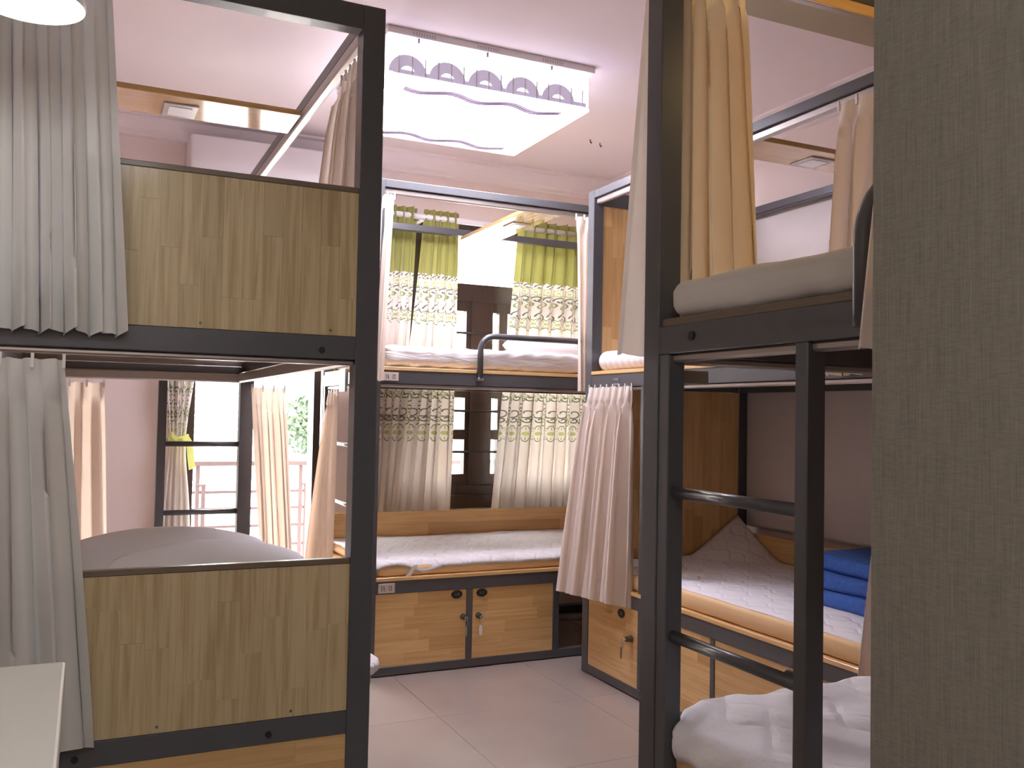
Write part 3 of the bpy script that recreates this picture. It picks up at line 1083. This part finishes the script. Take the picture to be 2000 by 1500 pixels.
m_ = soft('mattress', FX0 + .053, FX1 - .055, FY0 + .012, FY1 - .06, ZM1 + .017, 1.398, .035, .03, 'plastic', None, sheet_folds)
tag(m_, 'white mattress in shiny clear plastic on the upper berth of the far bunk', 'mattress', 'mattresses')
m_ = soft('mattress', FX0 + .055, FX1 - .055, FY0 + .012, FY1 - .06, ZL1 + .0155, .463, .026, .05, 'foam', None, wrinkle(.002))
tag(m_, 'tan foam mattress on the lower berth of the far bunk', 'mattress', 'mattresses')


def pad_mesh(x0, x1, y0, y1, z, th, fn, nx, ny):
    """A thin pad as a closed sheet: fn(x, y) gives the lift of its top; the rim thickness is th."""
    bm = bmesh.new()
    g = {}
    for k in (0, 1):
        for i in range(nx + 1):
            for j in range(ny + 1):
                x, y = x0 + (x1 - x0) * i / nx, y0 + (y1 - y0) * j / ny
                dx, dy, dz = fn(x, y)
                g[k, i, j] = bm.verts.new((x + dx, y + dy, z + dz + (th if k else 0)))
    for i in range(nx):
        for j in range(ny):
            bm.faces.new((g[1, i, j], g[1, i + 1, j], g[1, i + 1, j + 1], g[1, i, j + 1]))
            bm.faces.new((g[0, i, j], g[0, i, j + 1], g[0, i + 1, j + 1], g[0, i + 1, j]))
    for i in range(nx):
        bm.faces.new((g[0, i, 0], g[0, i + 1, 0], g[1, i + 1, 0], g[1, i, 0]))
        bm.faces.new((g[0, i, ny], g[1, i, ny], g[1, i + 1, ny], g[0, i + 1, ny]))
    for j in range(ny):
        bm.faces.new((g[0, 0, j], g[1, 0, j], g[1, 0, j + 1], g[0, 0, j + 1]))
        bm.faces.new((g[0, nx, j], g[0, nx, j + 1], g[1, nx, j + 1], g[1, nx, j]))
    return finish(bm, 'pad', True)


def far_pad(x, y):
    dz = .006 * noise.noise(Vector((x * 4, y * 7, 0))) + .004 * noise.noise(Vector((x * 11, y * 16, 3)))
    dy = 0
    if y < FY0 + .03:                                  # front hem slips over the edge, lifted in an arch by the corner
        e = (FY0 + .03 - y) / .035
        arch = math.exp(-((x - 1.20) / .075) ** 2)
        sag = .022 * math.exp(-((x - 1.33) / .07) ** 2) + .03 * max(0, 1 - (x - 1.10) / .05) + .006
        dz -= e * (sag + .008) * (1 - .8 * arch)
        dy = .016 * e
    return 0, dy, dz


m_ = link('mattress_pad', pad_mesh(FX0 + .05, FX1 - .06, FY0 - .008, FY1 - .07, .464, .012, far_pad, 90, 44), 'pad')
tag(m_, 'white quilted pad on the lower berth of the far bunk, under the window curtains', 'mattress pad', 'mattress pads')
sb = bmesh.new()
vs = [sb.verts.new(p) for p in ((1.285, FY0 + .008, .459), (1.307, FY0 + .008, .459), (1.272, FY0 + .008, .414), (1.250, FY0 + .008, .414))]
v2 = [sb.verts.new(v.co + Vector((0, .002, 0))) for v in vs]
sb.faces.new(vs)
sb.faces.new(v2[::-1])
for i in range(4):
    sb.faces.new((vs[i], v2[i], v2[(i + 1) % 4], vs[(i + 1) % 4]))
link('elastic_strap', finish(sb, 'elastic_strap'), 'grey_sheet', m_)

m_ = soft('mattress', RX0 + .012, RX1 - .06, RY0 + .055, RY1 - .06, ZM1 + .017, 1.392, .042, .035, 'stripe', None, wrinkle(.006, 4, 4, 9, 2.))
tag(m_, 'white satin striped mattress on the upper berth of the right wall bunk', 'mattress', 'mattresses')
m_ = soft('mattress', RX0 + .012, RX1 - .06, RY0 + .055, RY1 - .06, ZL1 + .0155, .476, .018, .05, 'foam', None, wrinkle(.002))
tag(m_, 'tan foam mattress on the lower berth of the right wall bunk', 'mattress', 'mattresses')


def right_pad(x, y):
    dz = .005 * noise.noise(Vector((x * 6, y * 4, 7))) + .003 * noise.noise(Vector((x * 15, y * 11, 1)))
    e = max(0, 1 - math.hypot((x - 2.779) * 1.0, (y - 3.417) * .9) / .27)
    dz += .175 * e ** 1.15
    if x < RX0 + .045:
        dz -= .004
    return 0, 0, dz


m_ = link('mattress_pad', pad_mesh(RX0 + .026, RX1 - .066, RY0 + .06, RY1 - .062, .477, .007, right_pad, 46, 80), 'pad')
tag(m_, 'white quilted pad with one corner turned up, under the folded blue blanket', 'mattress pad', 'mattress pads')


def near_sheet(q, n):
    return n * (.007 * noise.noise(Vector((q.x * 3, q.y * 6, q.z * 3))) + .0045 * math.sin(q.y * 70 + q.z * 26 + 6 * noise.noise(q * 4)) * max(0, noise.noise(Vector((1, q.y * 4, 2))) + .35) * (1 if q.z < 1.36 else .2))


m_ = soft('mattress', NX0 + .008, NX1 - .06, NY0 + .06, 1.492, ZM1 + .016, 1.378, .030, .025, 'grey_sheet', None, near_sheet)
tag(m_, 'mattress in a greyish white sheet on the upper berth beside the yellow curtain', 'mattress', 'mattresses')
m_ = soft('mattress', NX0 + .03, NX1 - .06, NY0 + .06, 1.50, ZL1 + .0155, .47, .024, .06, 'foam', None, None)
tag(m_, 'tan foam mattress under the white quilt, on the lower berth behind the near ladder', 'mattress', 'mattresses')


def quilt_fn(q, n):
    u, v = q.x * .95 + q.y * .3, q.y * .95 - q.x * .3
    puff = abs(math.sin(u * PI / .17 + .5 * math.sin(v * 14))) ** .6 * abs(math.sin(v * PI / .26)) ** .5
    h = .008 * puff + .009 * noise.noise(Vector((q.x * 7, q.y * 5, q.z * 6))) + .006 * noise.noise(Vector((q.x * 19, q.y * 12, 4)))
    line = (q.x - 1.06) * .62 - (1.47 - q.y) * .42          # edge of the folded over layer
    pull = Vector((0, -(q.y - 1.43) * .72 * max(0, 1 - (q.x - NX0) / .12), 0)) if q.y > 1.43 and q.x < NX0 + .12 else Vector((0, 0, 0))
    if n.z > .5:
        h += .020 * (1 / (1 + math.exp(-line / .006)))
    if q.x < NX0 + .06 and q.y > 1.40:
        h = min(h, .008)
    return n * h + pull


m_ = soft('quilt', NX0 + .006, NX1 - .07, NY0 + .1, 1.522, .445, .518, .036, .014, 'quilt', None, quilt_fn)
tag(m_, 'puffy white quilt spread on the lower berth behind the near ladder', 'quilt')


def pillow(name, cx, cy, cz, lx, ly, h, rot, mat, label, tilt=0., seed=0.):
    bm = bmesh.new()
    n = 30
    g = {}
    for k in (1, -1):
        for i in range(n + 1):
            for j in range(n + 1):
                u, v = i / n * 2 - 1, j / n * 2 - 1
                e = max(0, (1 - abs(u) ** 2.6)) ** .62 * max(0, (1 - abs(v) ** 2.6)) ** .62
                x = u * lx / 2 * math.sqrt(1 - .42 * v * v)
                y = v * ly / 2 * math.sqrt(1 - .42 * u * u)
                z = k * h / 2 * e + .012 * e * noise.noise(Vector((u * 2.2 + seed, v * 2.2, k)))
                if e == 0 and k == -1:
                    g[k, i, j] = g[1, i, j]
                else:
                    g[k, i, j] = bm.verts.new((x, y, z))
    for i in range(n):
        for j in range(n):
            for k in (1, -1):
                q = [g[k, i, j], g[k, i + 1, j], g[k, i + 1, j + 1], g[k, i, j + 1]]
                try:
                    bm.faces.new(q if k == 1 else q[::-1])
                except ValueError:
                    pass
    me = finish(bm, name, True)
    me.transform(Matrix.Translation((cx, cy, cz)) @ Matrix.Rotation(R(rot), 4, 'Z') @ Matrix.Rotation(R(tilt), 4, 'X'))
    o = link(name, me, mat)
    return tag(o, label, 'pillow', 'pillows')


pillow('pillow', .285, 2.30, .628, .56, .36, .14, -2, 'pillow', 'white pillow leaning on the lower end board, in front of the other pillow', 58, 1.)
pillow('pillow', .20, 2.50, .632, .64, .37, .15, 3, 'pillow', 'rear white pillow propped behind the front one on the lower left berth', 60, 4.)
pillow('pillow', 2.22, 4.18, 1.455, .62, .42, .13, 8, 'plastic', 'white pillow in clear plastic on the upper berth of the far bunk', 6, 9.)


def blanket():
    """Three layers folded back and forth: the section lies in YZ (folded edge at the far end), swept along X with soft rounded sides."""
    t, gap = .056, .056
    path = []
    ln = .46
    z0 = .481 + t / 2
    for k in range(8):
        path.append((-.022 + (ln + .022) * k / 7, z0))
    for a in range(1, 8):
        th = -PI / 2 + PI * a / 8
        path.append((ln + gap / 2 * math.cos(th), z0 + gap / 2 + gap / 2 * math.sin(th)))
    for k in range(8):
        path.append((ln - (ln - .012) * k / 7, z0 + gap))
    for a in range(1, 8):
        th = -PI / 2 - PI * a / 8
        path.append((.012 + gap / 2 * math.cos(th), z0 + 1.5 * gap + gap / 2 * math.sin(th)))
    for k in range(8):
        path.append((.012 + (ln - .012) * k / 7, z0 + 2 * gap))
    bm = bmesh.new()
    rows = []
    N = 30
    xa, xb = 2.265, 2.70
    for j in range(N + 1):
        s = j / N
        x = xa + (xb - xa) * (.5 - .5 * math.cos(PI * s)) if True else 0
        end = min(x - xa, xb - x)
        sh = .30 + .70 * math.sqrt(max(0, min(1, end / .026)) * (2 - max(0, min(1, end / .026))))
        l, r_ = [], []
        for i, (a_, z) in enumerate(path):
            p0, p1 = path[max(i - 1, 0)], path[min(i + 1, len(path) - 1)]
            dx, dz = p1[0] - p0[0], p1[1] - p0[1]
            m = math.hypot(dx, dz)
            nx, nz = -dz / m, dx / m
            hh = t / 2 * sh * (1.0 + .10 * noise.noise(Vector((a_ * 8, x * 8, z * 9))))
            if i in (0, len(path) - 1):
                hh *= .55
            sag = -.05 * max(0, a_ - .05) * (z - .48) / .15 + .006 * noise.noise(Vector((a_ * 6, x * 6, 2)))
            off = .022 * (z - z0) / gap * (1 - 1.2 * (x - xa) / (xb - xa)) + .008 * math.sin(a_ * 9 + z * 40)
            y = 2.455 - a_
            l.append(bm.verts.new((x + off, y - nx * hh, max(.479, z + nz * hh + sag))))
            r_.append(bm.verts.new((x + off, y + nx * hh, max(.479, z - nz * hh + sag))))
        rows.append(l + r_[::-1])
    n = len(rows[0])
    for a, b in zip(rows, rows[1:]):
        for i in range(n):
            bm.faces.new((a[i], a[(i + 1) % n], b[(i + 1) % n], b[i]))
    h = n // 2
    for row, fl_ in ((rows[0], 1), (rows[-1], -1)):
        for i in range(h - 1):
            q = [row[i], row[i + 1], row[n - 2 - i], row[n - 1 - i]]
            bm.faces.new(q if fl_ > 0 else q[::-1])
    return link('blanket', finish(bm, 'blanket', True), 'denim')


tag(blanket(), 'thick blue fleece blanket folded in three layers on the lower right berth', 'blanket')


# ------------------------------------------------------------------ curtains
def curtain(label, top, bot, zt, zb, folds, amp, nrm, mat, seed=0, group='bed curtains', hooks=True, hem=.006, ease=.9, width=None, rows=30,
            per=9, pin=None, cat='curtain', eyelet=False, track_z=None, rag=.3):
    """Pleated cloth between a top and a bottom line. amp = fold depth at the head, at the hip, at the hem."""
    rnd = random.Random(seed * 7 + 3)
    n = folds * per
    tx0, ty0 = top[0]
    tx1, ty1 = top[1]
    bx0, by0 = bot[0]
    bx1, by1 = bot[1]
    nx, ny = nrm
    ln = math.hypot(tx1 - tx0, ty1 - ty0)
    width = width or max(ln, math.hypot(bx1 - bx0, by1 - by0)) * 2.0
    ph = [rnd.uniform(-.5, .5) for _ in range(6)]
    wgt = [rnd.uniform(.65, 1.3) for _ in range(folds + 2)]
    bm = bmesh.new()
    uvl = bm.loops.layers.uv.new('UVMap')
    g = []
    for j in range(rows + 1):
        t = j / rows
        e = t ** ease
        a = amp[0] + (amp[1] - amp[0]) * min(1, t / .22) if t < .22 else amp[1] + (amp[2] - amp[1]) * ((t - .22) / .78)
        row = []
        for i in range(n + 1):
            s = i / n
            x, y = (tx0 + (tx1 - tx0) * s), (ty0 + (ty1 - ty0) * s)
            X2, Y2 = (bx0 + (bx1 - bx0) * s), (by0 + (by1 - by0) * s)
            x, y = x + (X2 - x) * e, y + (Y2 - y) * e
            if pin:
                tp, (px, py), w_ = pin          # gathered at height fraction tp
                k = math.exp(-((t - tp) / .13) ** 2)
                cx, cy = px + (x - px) * w_, py + (y - py) * w_
                x, y = x + (cx - x) * k, y + (cy - y) * k
            p_ = 2 * PI * folds * s + rag * math.sin(2 * PI * s * 1.3 + seed) + .35 * math.sin(2.1 * t + seed + s * 5) * t
            fi = min(folds, int(folds * s + .25))
            f = math.sin(p_) * wgt[fi] + .28 * math.sin(2 * p_ + ph[0] * 6) * (.4 + t) + .2 * math.sin(.5 * p_ + ph[1] * 5 + 2 * t)
            if not eyelet and t < .07:
                f = abs(math.sin(p_ * .5)) * 1.5 - .6
            aa = a * (1 if not pin else 1 - .55 * math.exp(-((t - pin[0]) / .13) ** 2))
            dx, dy = (tx1 - tx0) / max(ln, 1e-5), (ty1 - ty0) / max(ln, 1e-5)
            lat = .35 * aa * math.sin(2 * p_)
            z = zt + (zb - zt) * t + hem * f * t ** 3 * .6
            if t == 0 and not eyelet:
                z += .002 * math.sin(p_ * 1.5 + seed)
            row.append((bm.verts.new((x + nx * aa * f + dx * lat, y + ny * aa * f + dy * lat, z)), s * width, z))
        g.append(row)
    for j in range(rows):
        for i in range(n):
            q = (g[j][i], g[j][i + 1], g[j + 1][i + 1], g[j + 1][i])
            fc = bm.faces.new([k[0] for k in q])
            for lp, k in zip(fc.loops, q):
                lp[uvl].uv = (k[1], k[2])
    me = bpy.data.meshes.new('curtain')
    bm.to_mesh(me)
    bm.free()
    for p in me.polygons:
        p.use_smooth = True
    o = link('curtain', me, mat)
    tag(o, label, cat, group)
    if hooks:
        tz = track_z or zt + .012
        for k in range(folds + 1):
            s = (k + .02) / (folds + .04)
            x, y = tx0 + (tx1 - tx0) * s, ty0 + (ty1 - ty0) * s
            box('curtain_hook', x - .003, x + .003, y - .003, y + .003, zt - .018, tz, 'white_plastic', o, 0)
    return o


curtain('greyish ivory curtain hanging over the upper left of the near left bunk, below the pendant', [(-.34, 2.105), (.018, 2.105)], [(-.34, 2.10), (.068, 2.10)], 2.03, 1.262, 8,
        (.008, .014, .024), (0, -1), 'ivory', 1, hem=.012)
curtain('long ivory curtain at the lower left of the near left bunk, behind the white table', [(-.34, 2.112), (-.045, 2.112)], [(-.36, 2.095), (.038, 2.09)], 1.204, .40, 5,
        (.012, .024, .030), (0, -1), 'ivory', 2, hem=.012)
curtain('short cream curtain gathered inside the upper right corner of the near left bunk', [(.602, 2.20), (.602, 2.42)], [(.60, 2.20), (.585, 2.66)], 2.012, 1.30, 5,
        (.010, .018, .022), (1, 0), 'cream', 3)
curtain('peach curtain at the far left inside the lower left berth, against the wall', [(-.065, 3.952), (.06, 3.952)], [(-.05, 3.93), (.10, 3.94)], 1.204, .44, 2,
        (.010, .02, .022), (0, -1), 'peach', 4)
curtain('cream curtain before the balcony door at the far corner of the lower left berth', [(.607, 3.80), (.745, 3.82)], [(.67, 3.78), (.80, 3.80)], 1.2, .36, 3,
        (.010, .024, .026), (0, -1), 'peach', 5)
curtain('cream curtain flaring out at the left end of the far bunk, beside the balcony door', [(1.062, 4.20), (1.062, 4.36)], [(1.035, 4.08), (.975, 4.40)], 1.2, .36, 3,
        (.010, .02, .03), (-1, 0), 'peach', 6)
curtain('narrow white curtain at the upper left end of the far bunk', [(1.10, 3.70), (1.162, 3.70)], [(1.06, 3.665), (1.115, 3.665)], 2.035, 1.24, 2,
        (.008, .012, .016), (0, -1), 'cream', 7)
curtain('narrow white curtain at the right of the upper far bunk, beside the blue grey post', [(2.030, 3.668), (2.118, 3.668)], [(2.048, 3.655), (2.09, 3.655)], 2.035, 1.222, 2,
        (.008, .010, .014), (0, -1), 'cream', 8)
curtain('pleated cream curtain in full view at the lower far end of the right wall bunk', [(1.975, 3.425), (1.975, 3.085)], [(1.885, 3.45), (1.955, 3.09)], 1.232, .352, 7,
        (.008, .024, .034), (-1, .25), 'cream', 9, hem=.01)
curtain('plain cream curtain edge peeking out left of the near right post', [(1.052, 1.60), (1.125, 1.60)], [(.986, 1.60), (1.09, 1.60)], 2.06, 1.235, 1,
        (.006, .010, .014), (0, 1), 'cream', 10)
curtain('yellow lit cream curtain gathered at the far end of the near right bunk', [(1.085, 1.522), (1.245, 1.522)], [(1.085, 1.522), (1.30, 1.522)], 2.036, 1.31, 4,
        (.008, .016, .016), (0, -1), 'cream_lamplit', 11)
curtain('cream curtain on the upper berth of the right wall bunk, near end', [(1.985, 2.00), (1.985, 1.72)], [(1.975, 2.03), (1.975, 1.70)], 2.04, 1.24, 4,
        (.010, .022, .024), (-1, 0), 'cream', 12)
curtain('sliver of cream curtain in front of the black guard of the near right bunk', [(1.0, .855), (1.0, .60)], [(.995, .955), (.995, .58)], 2.04, 1.205, 4,
        (.004, .008, .012), (-1, 0), 'cream', 13)
curtain('cream curtain at the lower right wall bunk, right of the blue blanket', [(1.978, 1.79), (1.978, 1.62)], [(1.965, 1.89), (1.965, 1.60)], 1.204, .36, 4,
        (.010, .02, .024), (-1, 0), 'cream', 14)

gW = 'embroidered window curtains'
curtain('lime topped embroidered window curtain, leftmost of the window', [(1.345, 4.63), (1.588, 4.63)], [(1.30, 4.64), (1.50, 4.64)], 2.215, .56, 5, (.028, .028, .028), (0, -1), 'embroid', 21, gW, False, eyelet=True, width=.56, rows=40, per=12, ease=1.2, rag=.2)
curtain('lime topped embroidered window curtain just left of the bright pane', [(1.622, 4.63), (1.828, 4.63)], [(1.46, 4.64), (1.828, 4.64)], 2.212, .56, 5, (.028, .028, .028), (0, -1), 'embroid', 22, gW, False, eyelet=True, width=.56, rows=40, per=12, ease=1.2, rag=.2)
curtain('wide lime topped embroidered window curtain at the right side of the window', [(2.20, 4.63), (2.74, 4.63)], [(2.06, 4.64), (2.72, 4.64)], 2.215, .56, 8, (.034, .030, .026), (0, -1), 'embroid', 23, gW, False, eyelet=True, width=.896, rows=40, per=14, ease=1.1, rag=.2)
rod = tag(empty('curtain_rod', (2.05, 4.63, 2.16)), 'white curtain rod carrying the lime window curtains', 'curtain rod')
tube('rod', [(1.28, 4.63, 2.170), (2.80, 4.63, 2.170)], .0165, 'white_plastic', rod, 16)
for xx in (1.61, 2.02, 2.78):
    box('rod_bracket', xx - .012, xx + .012, 4.63, 4.75, 2.145, 2.156, 'white_plastic', rod, .002)
for xx in (1.275, 2.805):
    box('finial', xx - .02, xx + .02, 4.608, 4.652, 2.148, 2.192, 'white_plastic', rod, .015, 3)
bc = curtain('embroidered balcony curtain gathered by a lime sash beside the balcony door', [(.315, 4.66), (.495, 4.66)], [(.345, 4.66), (.470, 4.66)], 2.2, .12, 5, (.026, .028, .028), (0, -1), 'embroid', 24, gW, False,
             eyelet=True, width=.6, rows=46, per=12, pin=(.60, (.395, 4.66), .55), rag=.2)
sbm = bmesh.new()
uvl = sbm.loops.layers.uv.new('UVMap')


def ribbon(pts, w, axis):
    axis = Vector(axis)
    L_ = [sbm.verts.new(Vector(p) + axis * w / 2) for p in pts]
    R_ = [sbm.verts.new(Vector(p) - axis * w / 2) for p in pts]
    for i in range(len(pts) - 1):
        f = sbm.faces.new((L_[i], L_[i + 1], R_[i + 1], R_[i]))
        for lp in f.loops:
            lp[uvl].uv = (lp.vert.co.x, lp.vert.co.z)


ribbon([(.395 + .058 * math.cos(t), 4.66 + .05 * math.sin(t), .955 + .012 * math.cos(t)) for t in [2 * PI * k / 24 for k in range(25)]], .035, (0, 0, 1))
ribbon([(.40, 4.605, .965), (.43, 4.595, .975), (.452, 4.59, .94), (.458, 4.59, .88), (.466, 4.592, .82)], .034, (.9, .2, .35))
ribbon([(.40, 4.605, .955), (.37, 4.59, .985), (.352, 4.585, .96), (.385, 4.595, .94)], .028, (0, .3, 1))
sme = bpy.data.meshes.new('sash')
sbm.to_mesh(sme)
sbm.free()
link('curtain_sash', sme, 'sash', bc)['label'] = 'lime sash tied round the curtain'

# ------------------------------------------------------------------ chandelier
HX0, HX1, HY0, HY1 = .975, 1.812, 3.19, 3.90
ch = tag(empty('ceiling_chandelier', ((HX0 + HX1) / 2, (HY0 + HY1) / 2, 2.35)), 'large rectangular glowing crystal ceiling light', 'ceiling light')
base = box('base_plate', HX0 - .02, HX1 + .02, HY0 - .02, HY1 + .02, 2.503, ZC, 'ac', ch, .002)
for xc in (1.10, 1.36, 1.64):
    bm = bmesh.new()
    for i in range(9):
        for j in range(3):
            bm_box(bm, xc - .045 + i * .0105 - .0015, xc - .045 + i * .0105 + .0015, HY0 - .0215, HY0 - .019, 2.511 + j * .004 - .001, 2.511 + j * .004 + .001)
    v = link('vent_holes', finish(bm, 'vent_holes'), 'vent', base)
    v['kind'] = 'stuff'
box('diffuser', HX0 + .01, HX1 - .01, HY0 + .01, HY1 - .01, 2.352, 2.358, 'led', ch, 0)
e = .004
for nm, b_ in (('side_panel', (HX0, HX1, HY0, HY0 + e)), ('side_panel', (HX0, HX1, HY1 - e, HY1)), ('side_panel', (HX0, HX0 + e, HY0, HY1)), ('side_panel', (HX1 - e, HX1, HY0, HY1))):
    box(nm, *b_, 2.36, 2.503, 'led_side', ch, 0)
for b_ in ((HX0 - .004, HX1 + .004, HY0 - .004, HY0 + .02), (HX0 - .004, HX1 + .004, HY1 - .02, HY1 + .004), (HX0 - .004, HX0 + .02, HY0 + .02, HY1 - .02), (HX1 - .02, HX1 + .004, HY0 + .02, HY1 - .02)):
    box('bottom_frame', *b_, 2.346, 2.36, 'led_rim', ch, .002)


def arch(xc, y, r0, r1, z0):
    bm = bmesh.new()
    N = 14
    f, k2 = [], []
    for yy in (y, y - .003):
        a, b = [], []
        for k in range(N + 1):
            t = PI * k / N
            a.append(bm.verts.new((xc + r0 * math.cos(t), yy, z0 + r0 * math.sin(t) * .95)))
            b.append(bm.verts.new((xc + r1 * math.cos(t), yy, z0 + r1 * math.sin(t) * .95)))
        f.append((a, b))
    for k in range(N):
        for (a, b), s in ((f[0], 1), (f[1], -1)):
            bm.faces.new((a[k], a[k + 1], b[k + 1], b[k])[::s])
        bm.faces.new((f[0][1][k], f[0][1][k + 1], f[1][1][k + 1], f[1][1][k]))
        bm.faces.new((f[0][0][k], f[1][0][k], f[1][0][k + 1], f[0][0][k + 1]))
    link('mirror_arch', finish(bm, 'mirror_arch'), 'crystal', ch)


for k in range(5):
    arch(1.04 + k * .158, HY0 - .002, .030, .074, 2.366)
box('mirror_band', HX0 + .01, HX1 - .01, HY0 - .0015, HY0 - .0003, 2.364, 2.380, 'crystal', ch, 0)
box('mirror_band', HX1 + .0003, HX1 + .0015, HY0 + .01, HY1 - .01, 2.364, 2.380, 'crystal', ch, 0)
for k in range(16):
    xc = HX0 + .03 + k * (HX1 - HX0 - .06) / 15
    box('crystal_strip', xc - .0022, xc + .0022, HY0 - .007, HY0 - .002, 2.362, 2.43, 'white_plastic', ch, 0)
for k in range(14):
    yc = HY0 + .04 + k * (HY1 - HY0 - .08) / 13
    box('crystal_strip', HX1 + .002, HX1 + .007, yc - .0022, yc + .0022, 2.362, 2.43, 'white_plastic', ch, 0)
for xc in (1.08, 1.36, 1.64):
    box('clip', xc - .003, xc + .003, HY0 - .008, HY0, 2.488, 2.506, 'lock', ch, 0)
for k, y in enumerate((HY0 + .07, HY0 + .085, HY0 + .10, HY1 - .085, HY1 - .07, HY1 - .055)):
    x1, x2 = (HX0 + .08, HX1 - .09)
    tube('wave_line', [(x1 + (x2 - x1) * i / 40, y + .022 * math.sin(i * .42), 2.3475) for i in range(41)], .0048, 'wave', ch, 6)

# ------------------------------------------------------------------ air conditioner
ac = tag(empty('air_conditioner', (.82, 4.65, 2.16)), 'white wall air conditioner above the balcony door', 'air conditioner')
soft('body', .408, 1.235, 4.545, YB - .002, 2.165, 2.432, .022, .2, 'ac', ac)
box('air_flap', .45, 1.19, 4.548, 4.60, 2.158, 2.166, 'white_plastic', ac, .002)
box('display_window', 1.08, 1.16, 4.5435, 4.546, 2.21, 2.23, 'vent', ac, 0)
box('top_grille', .44, 1.2, 4.58, 4.73, 2.432, 2.436, 'vent', ac, 0)

for i, (hx, hy, lab) in enumerate(((2.30, 4.02, 'small hook in the ceiling, left one of two right of the chandelier'), (2.375, 4.05, 'small hook in the ceiling, right one of two right of the chandelier'))):
    t = tube('ceiling_hook', [(hx, hy, ZC), (hx, hy, ZC - .012), (hx + .006, hy, ZC - .02), (hx + .008, hy, ZC - .012)], .0025, 'iron', None, 6)
    tag(t, lab, 'hook', 'ceiling hooks')

# ------------------------------------------------------------------ near things: table, pendant, added hall fill lamp, berth lamp
tb = tag(empty('white_table', (-.32, 1.1, 0)), 'plain white table corner beside the near left bunk', 'table')
box('table_top', -.615, -.015, .75, 1.425, .715, .75, 'table', tb, .004, 2)
for (a, b_) in ((-.60, .77), (-.06, .77), (-.60, 1.37), (-.06, 1.37)):
    box('leg', a, a + .04, b_, b_ + .04, 0, .715, 'table', tb, .003)
box('apron', -.58, -.05, 1.385, 1.40, .63, .715, 'table', tb)
box('apron', -.045, -.03, .8, 1.37, .63, .715, 'table', tb)

PX, PY, PZ, PR = -.113, 1.75, 1.803, .085
pd = tag(empty('pendant_lamp', (PX, PY, PZ)), 'round white pendant lamp glowing in front of the ivory curtain', 'lamp')
lathe('lamp_shade', PX, PY, [(PR + .004, PZ - .004), (PR + .006, PZ), (PR + .002, PZ + .02), (PR * .8, PZ + .05), (PR * .45, PZ + .08), (.02, PZ + .095), (.016, PZ + .12), (0, PZ + .12)], 'white_plastic', pd)
lathe('diffuser', PX, PY, [(0, PZ - .003), (PR * .6, PZ - .003), (PR, PZ), (PR, PZ + .006), (0, PZ + .008)], 'pendant', pd)
tube('cord', [(PX, PY, PZ + .12), (PX, PY, ZS)], .003, 'white_plastic', pd, 8)
lathe('ceiling_rose', PX, PY, [(0, ZS - .025), (.035, ZS - .02), (.045, ZS), (0, ZS)], 'white_plastic', pd, 24)

hl = tag(empty('hall_fill_lamp', (.0, -.7, ZS - .03)), 'added square fill lamp out of view in the hall behind the viewer', 'lamp')  # unseen lamp, added to brighten the near end of the room
M['hall_fill_led'] = emit('hall lamp diffuser', (.92, .97, 1), HALL_FILL_W)
box('fill_lamp_frame', -.32, .32, -1.02, -.38, ZS - .03, ZS, 'white_plastic', hl, .003)
box('diffuser', -.30, .30, -1.0, -.40, ZS - .034, ZS - .028, 'hall_fill_led', hl, .001)
M['warm_led'] = emit('warm berth lamp diffuser', (1, .66, .26), WARM_W)
bl2 = tag(empty('berth_lamp', (1.56, 1.16, 2.02)), 'warm berth lamp under the canopy of the near right bunk', 'lamp')
lathe('lamp_body', 1.56, 1.16, [(.0, 2.10), (.05, 2.10), (.05, 2.05), (.045, 2.05)], 'white_plastic', bl2, 24)
lathe('diffuser', 1.56, 1.16, [(.045, 2.052), (.03, 2.03), (0, 2.022)], 'warm_led', bl2, 24)
box('cross_bar', 1.075, 1.88, 1.14, 1.18, 2.085, 2.10, 'metal', NB)
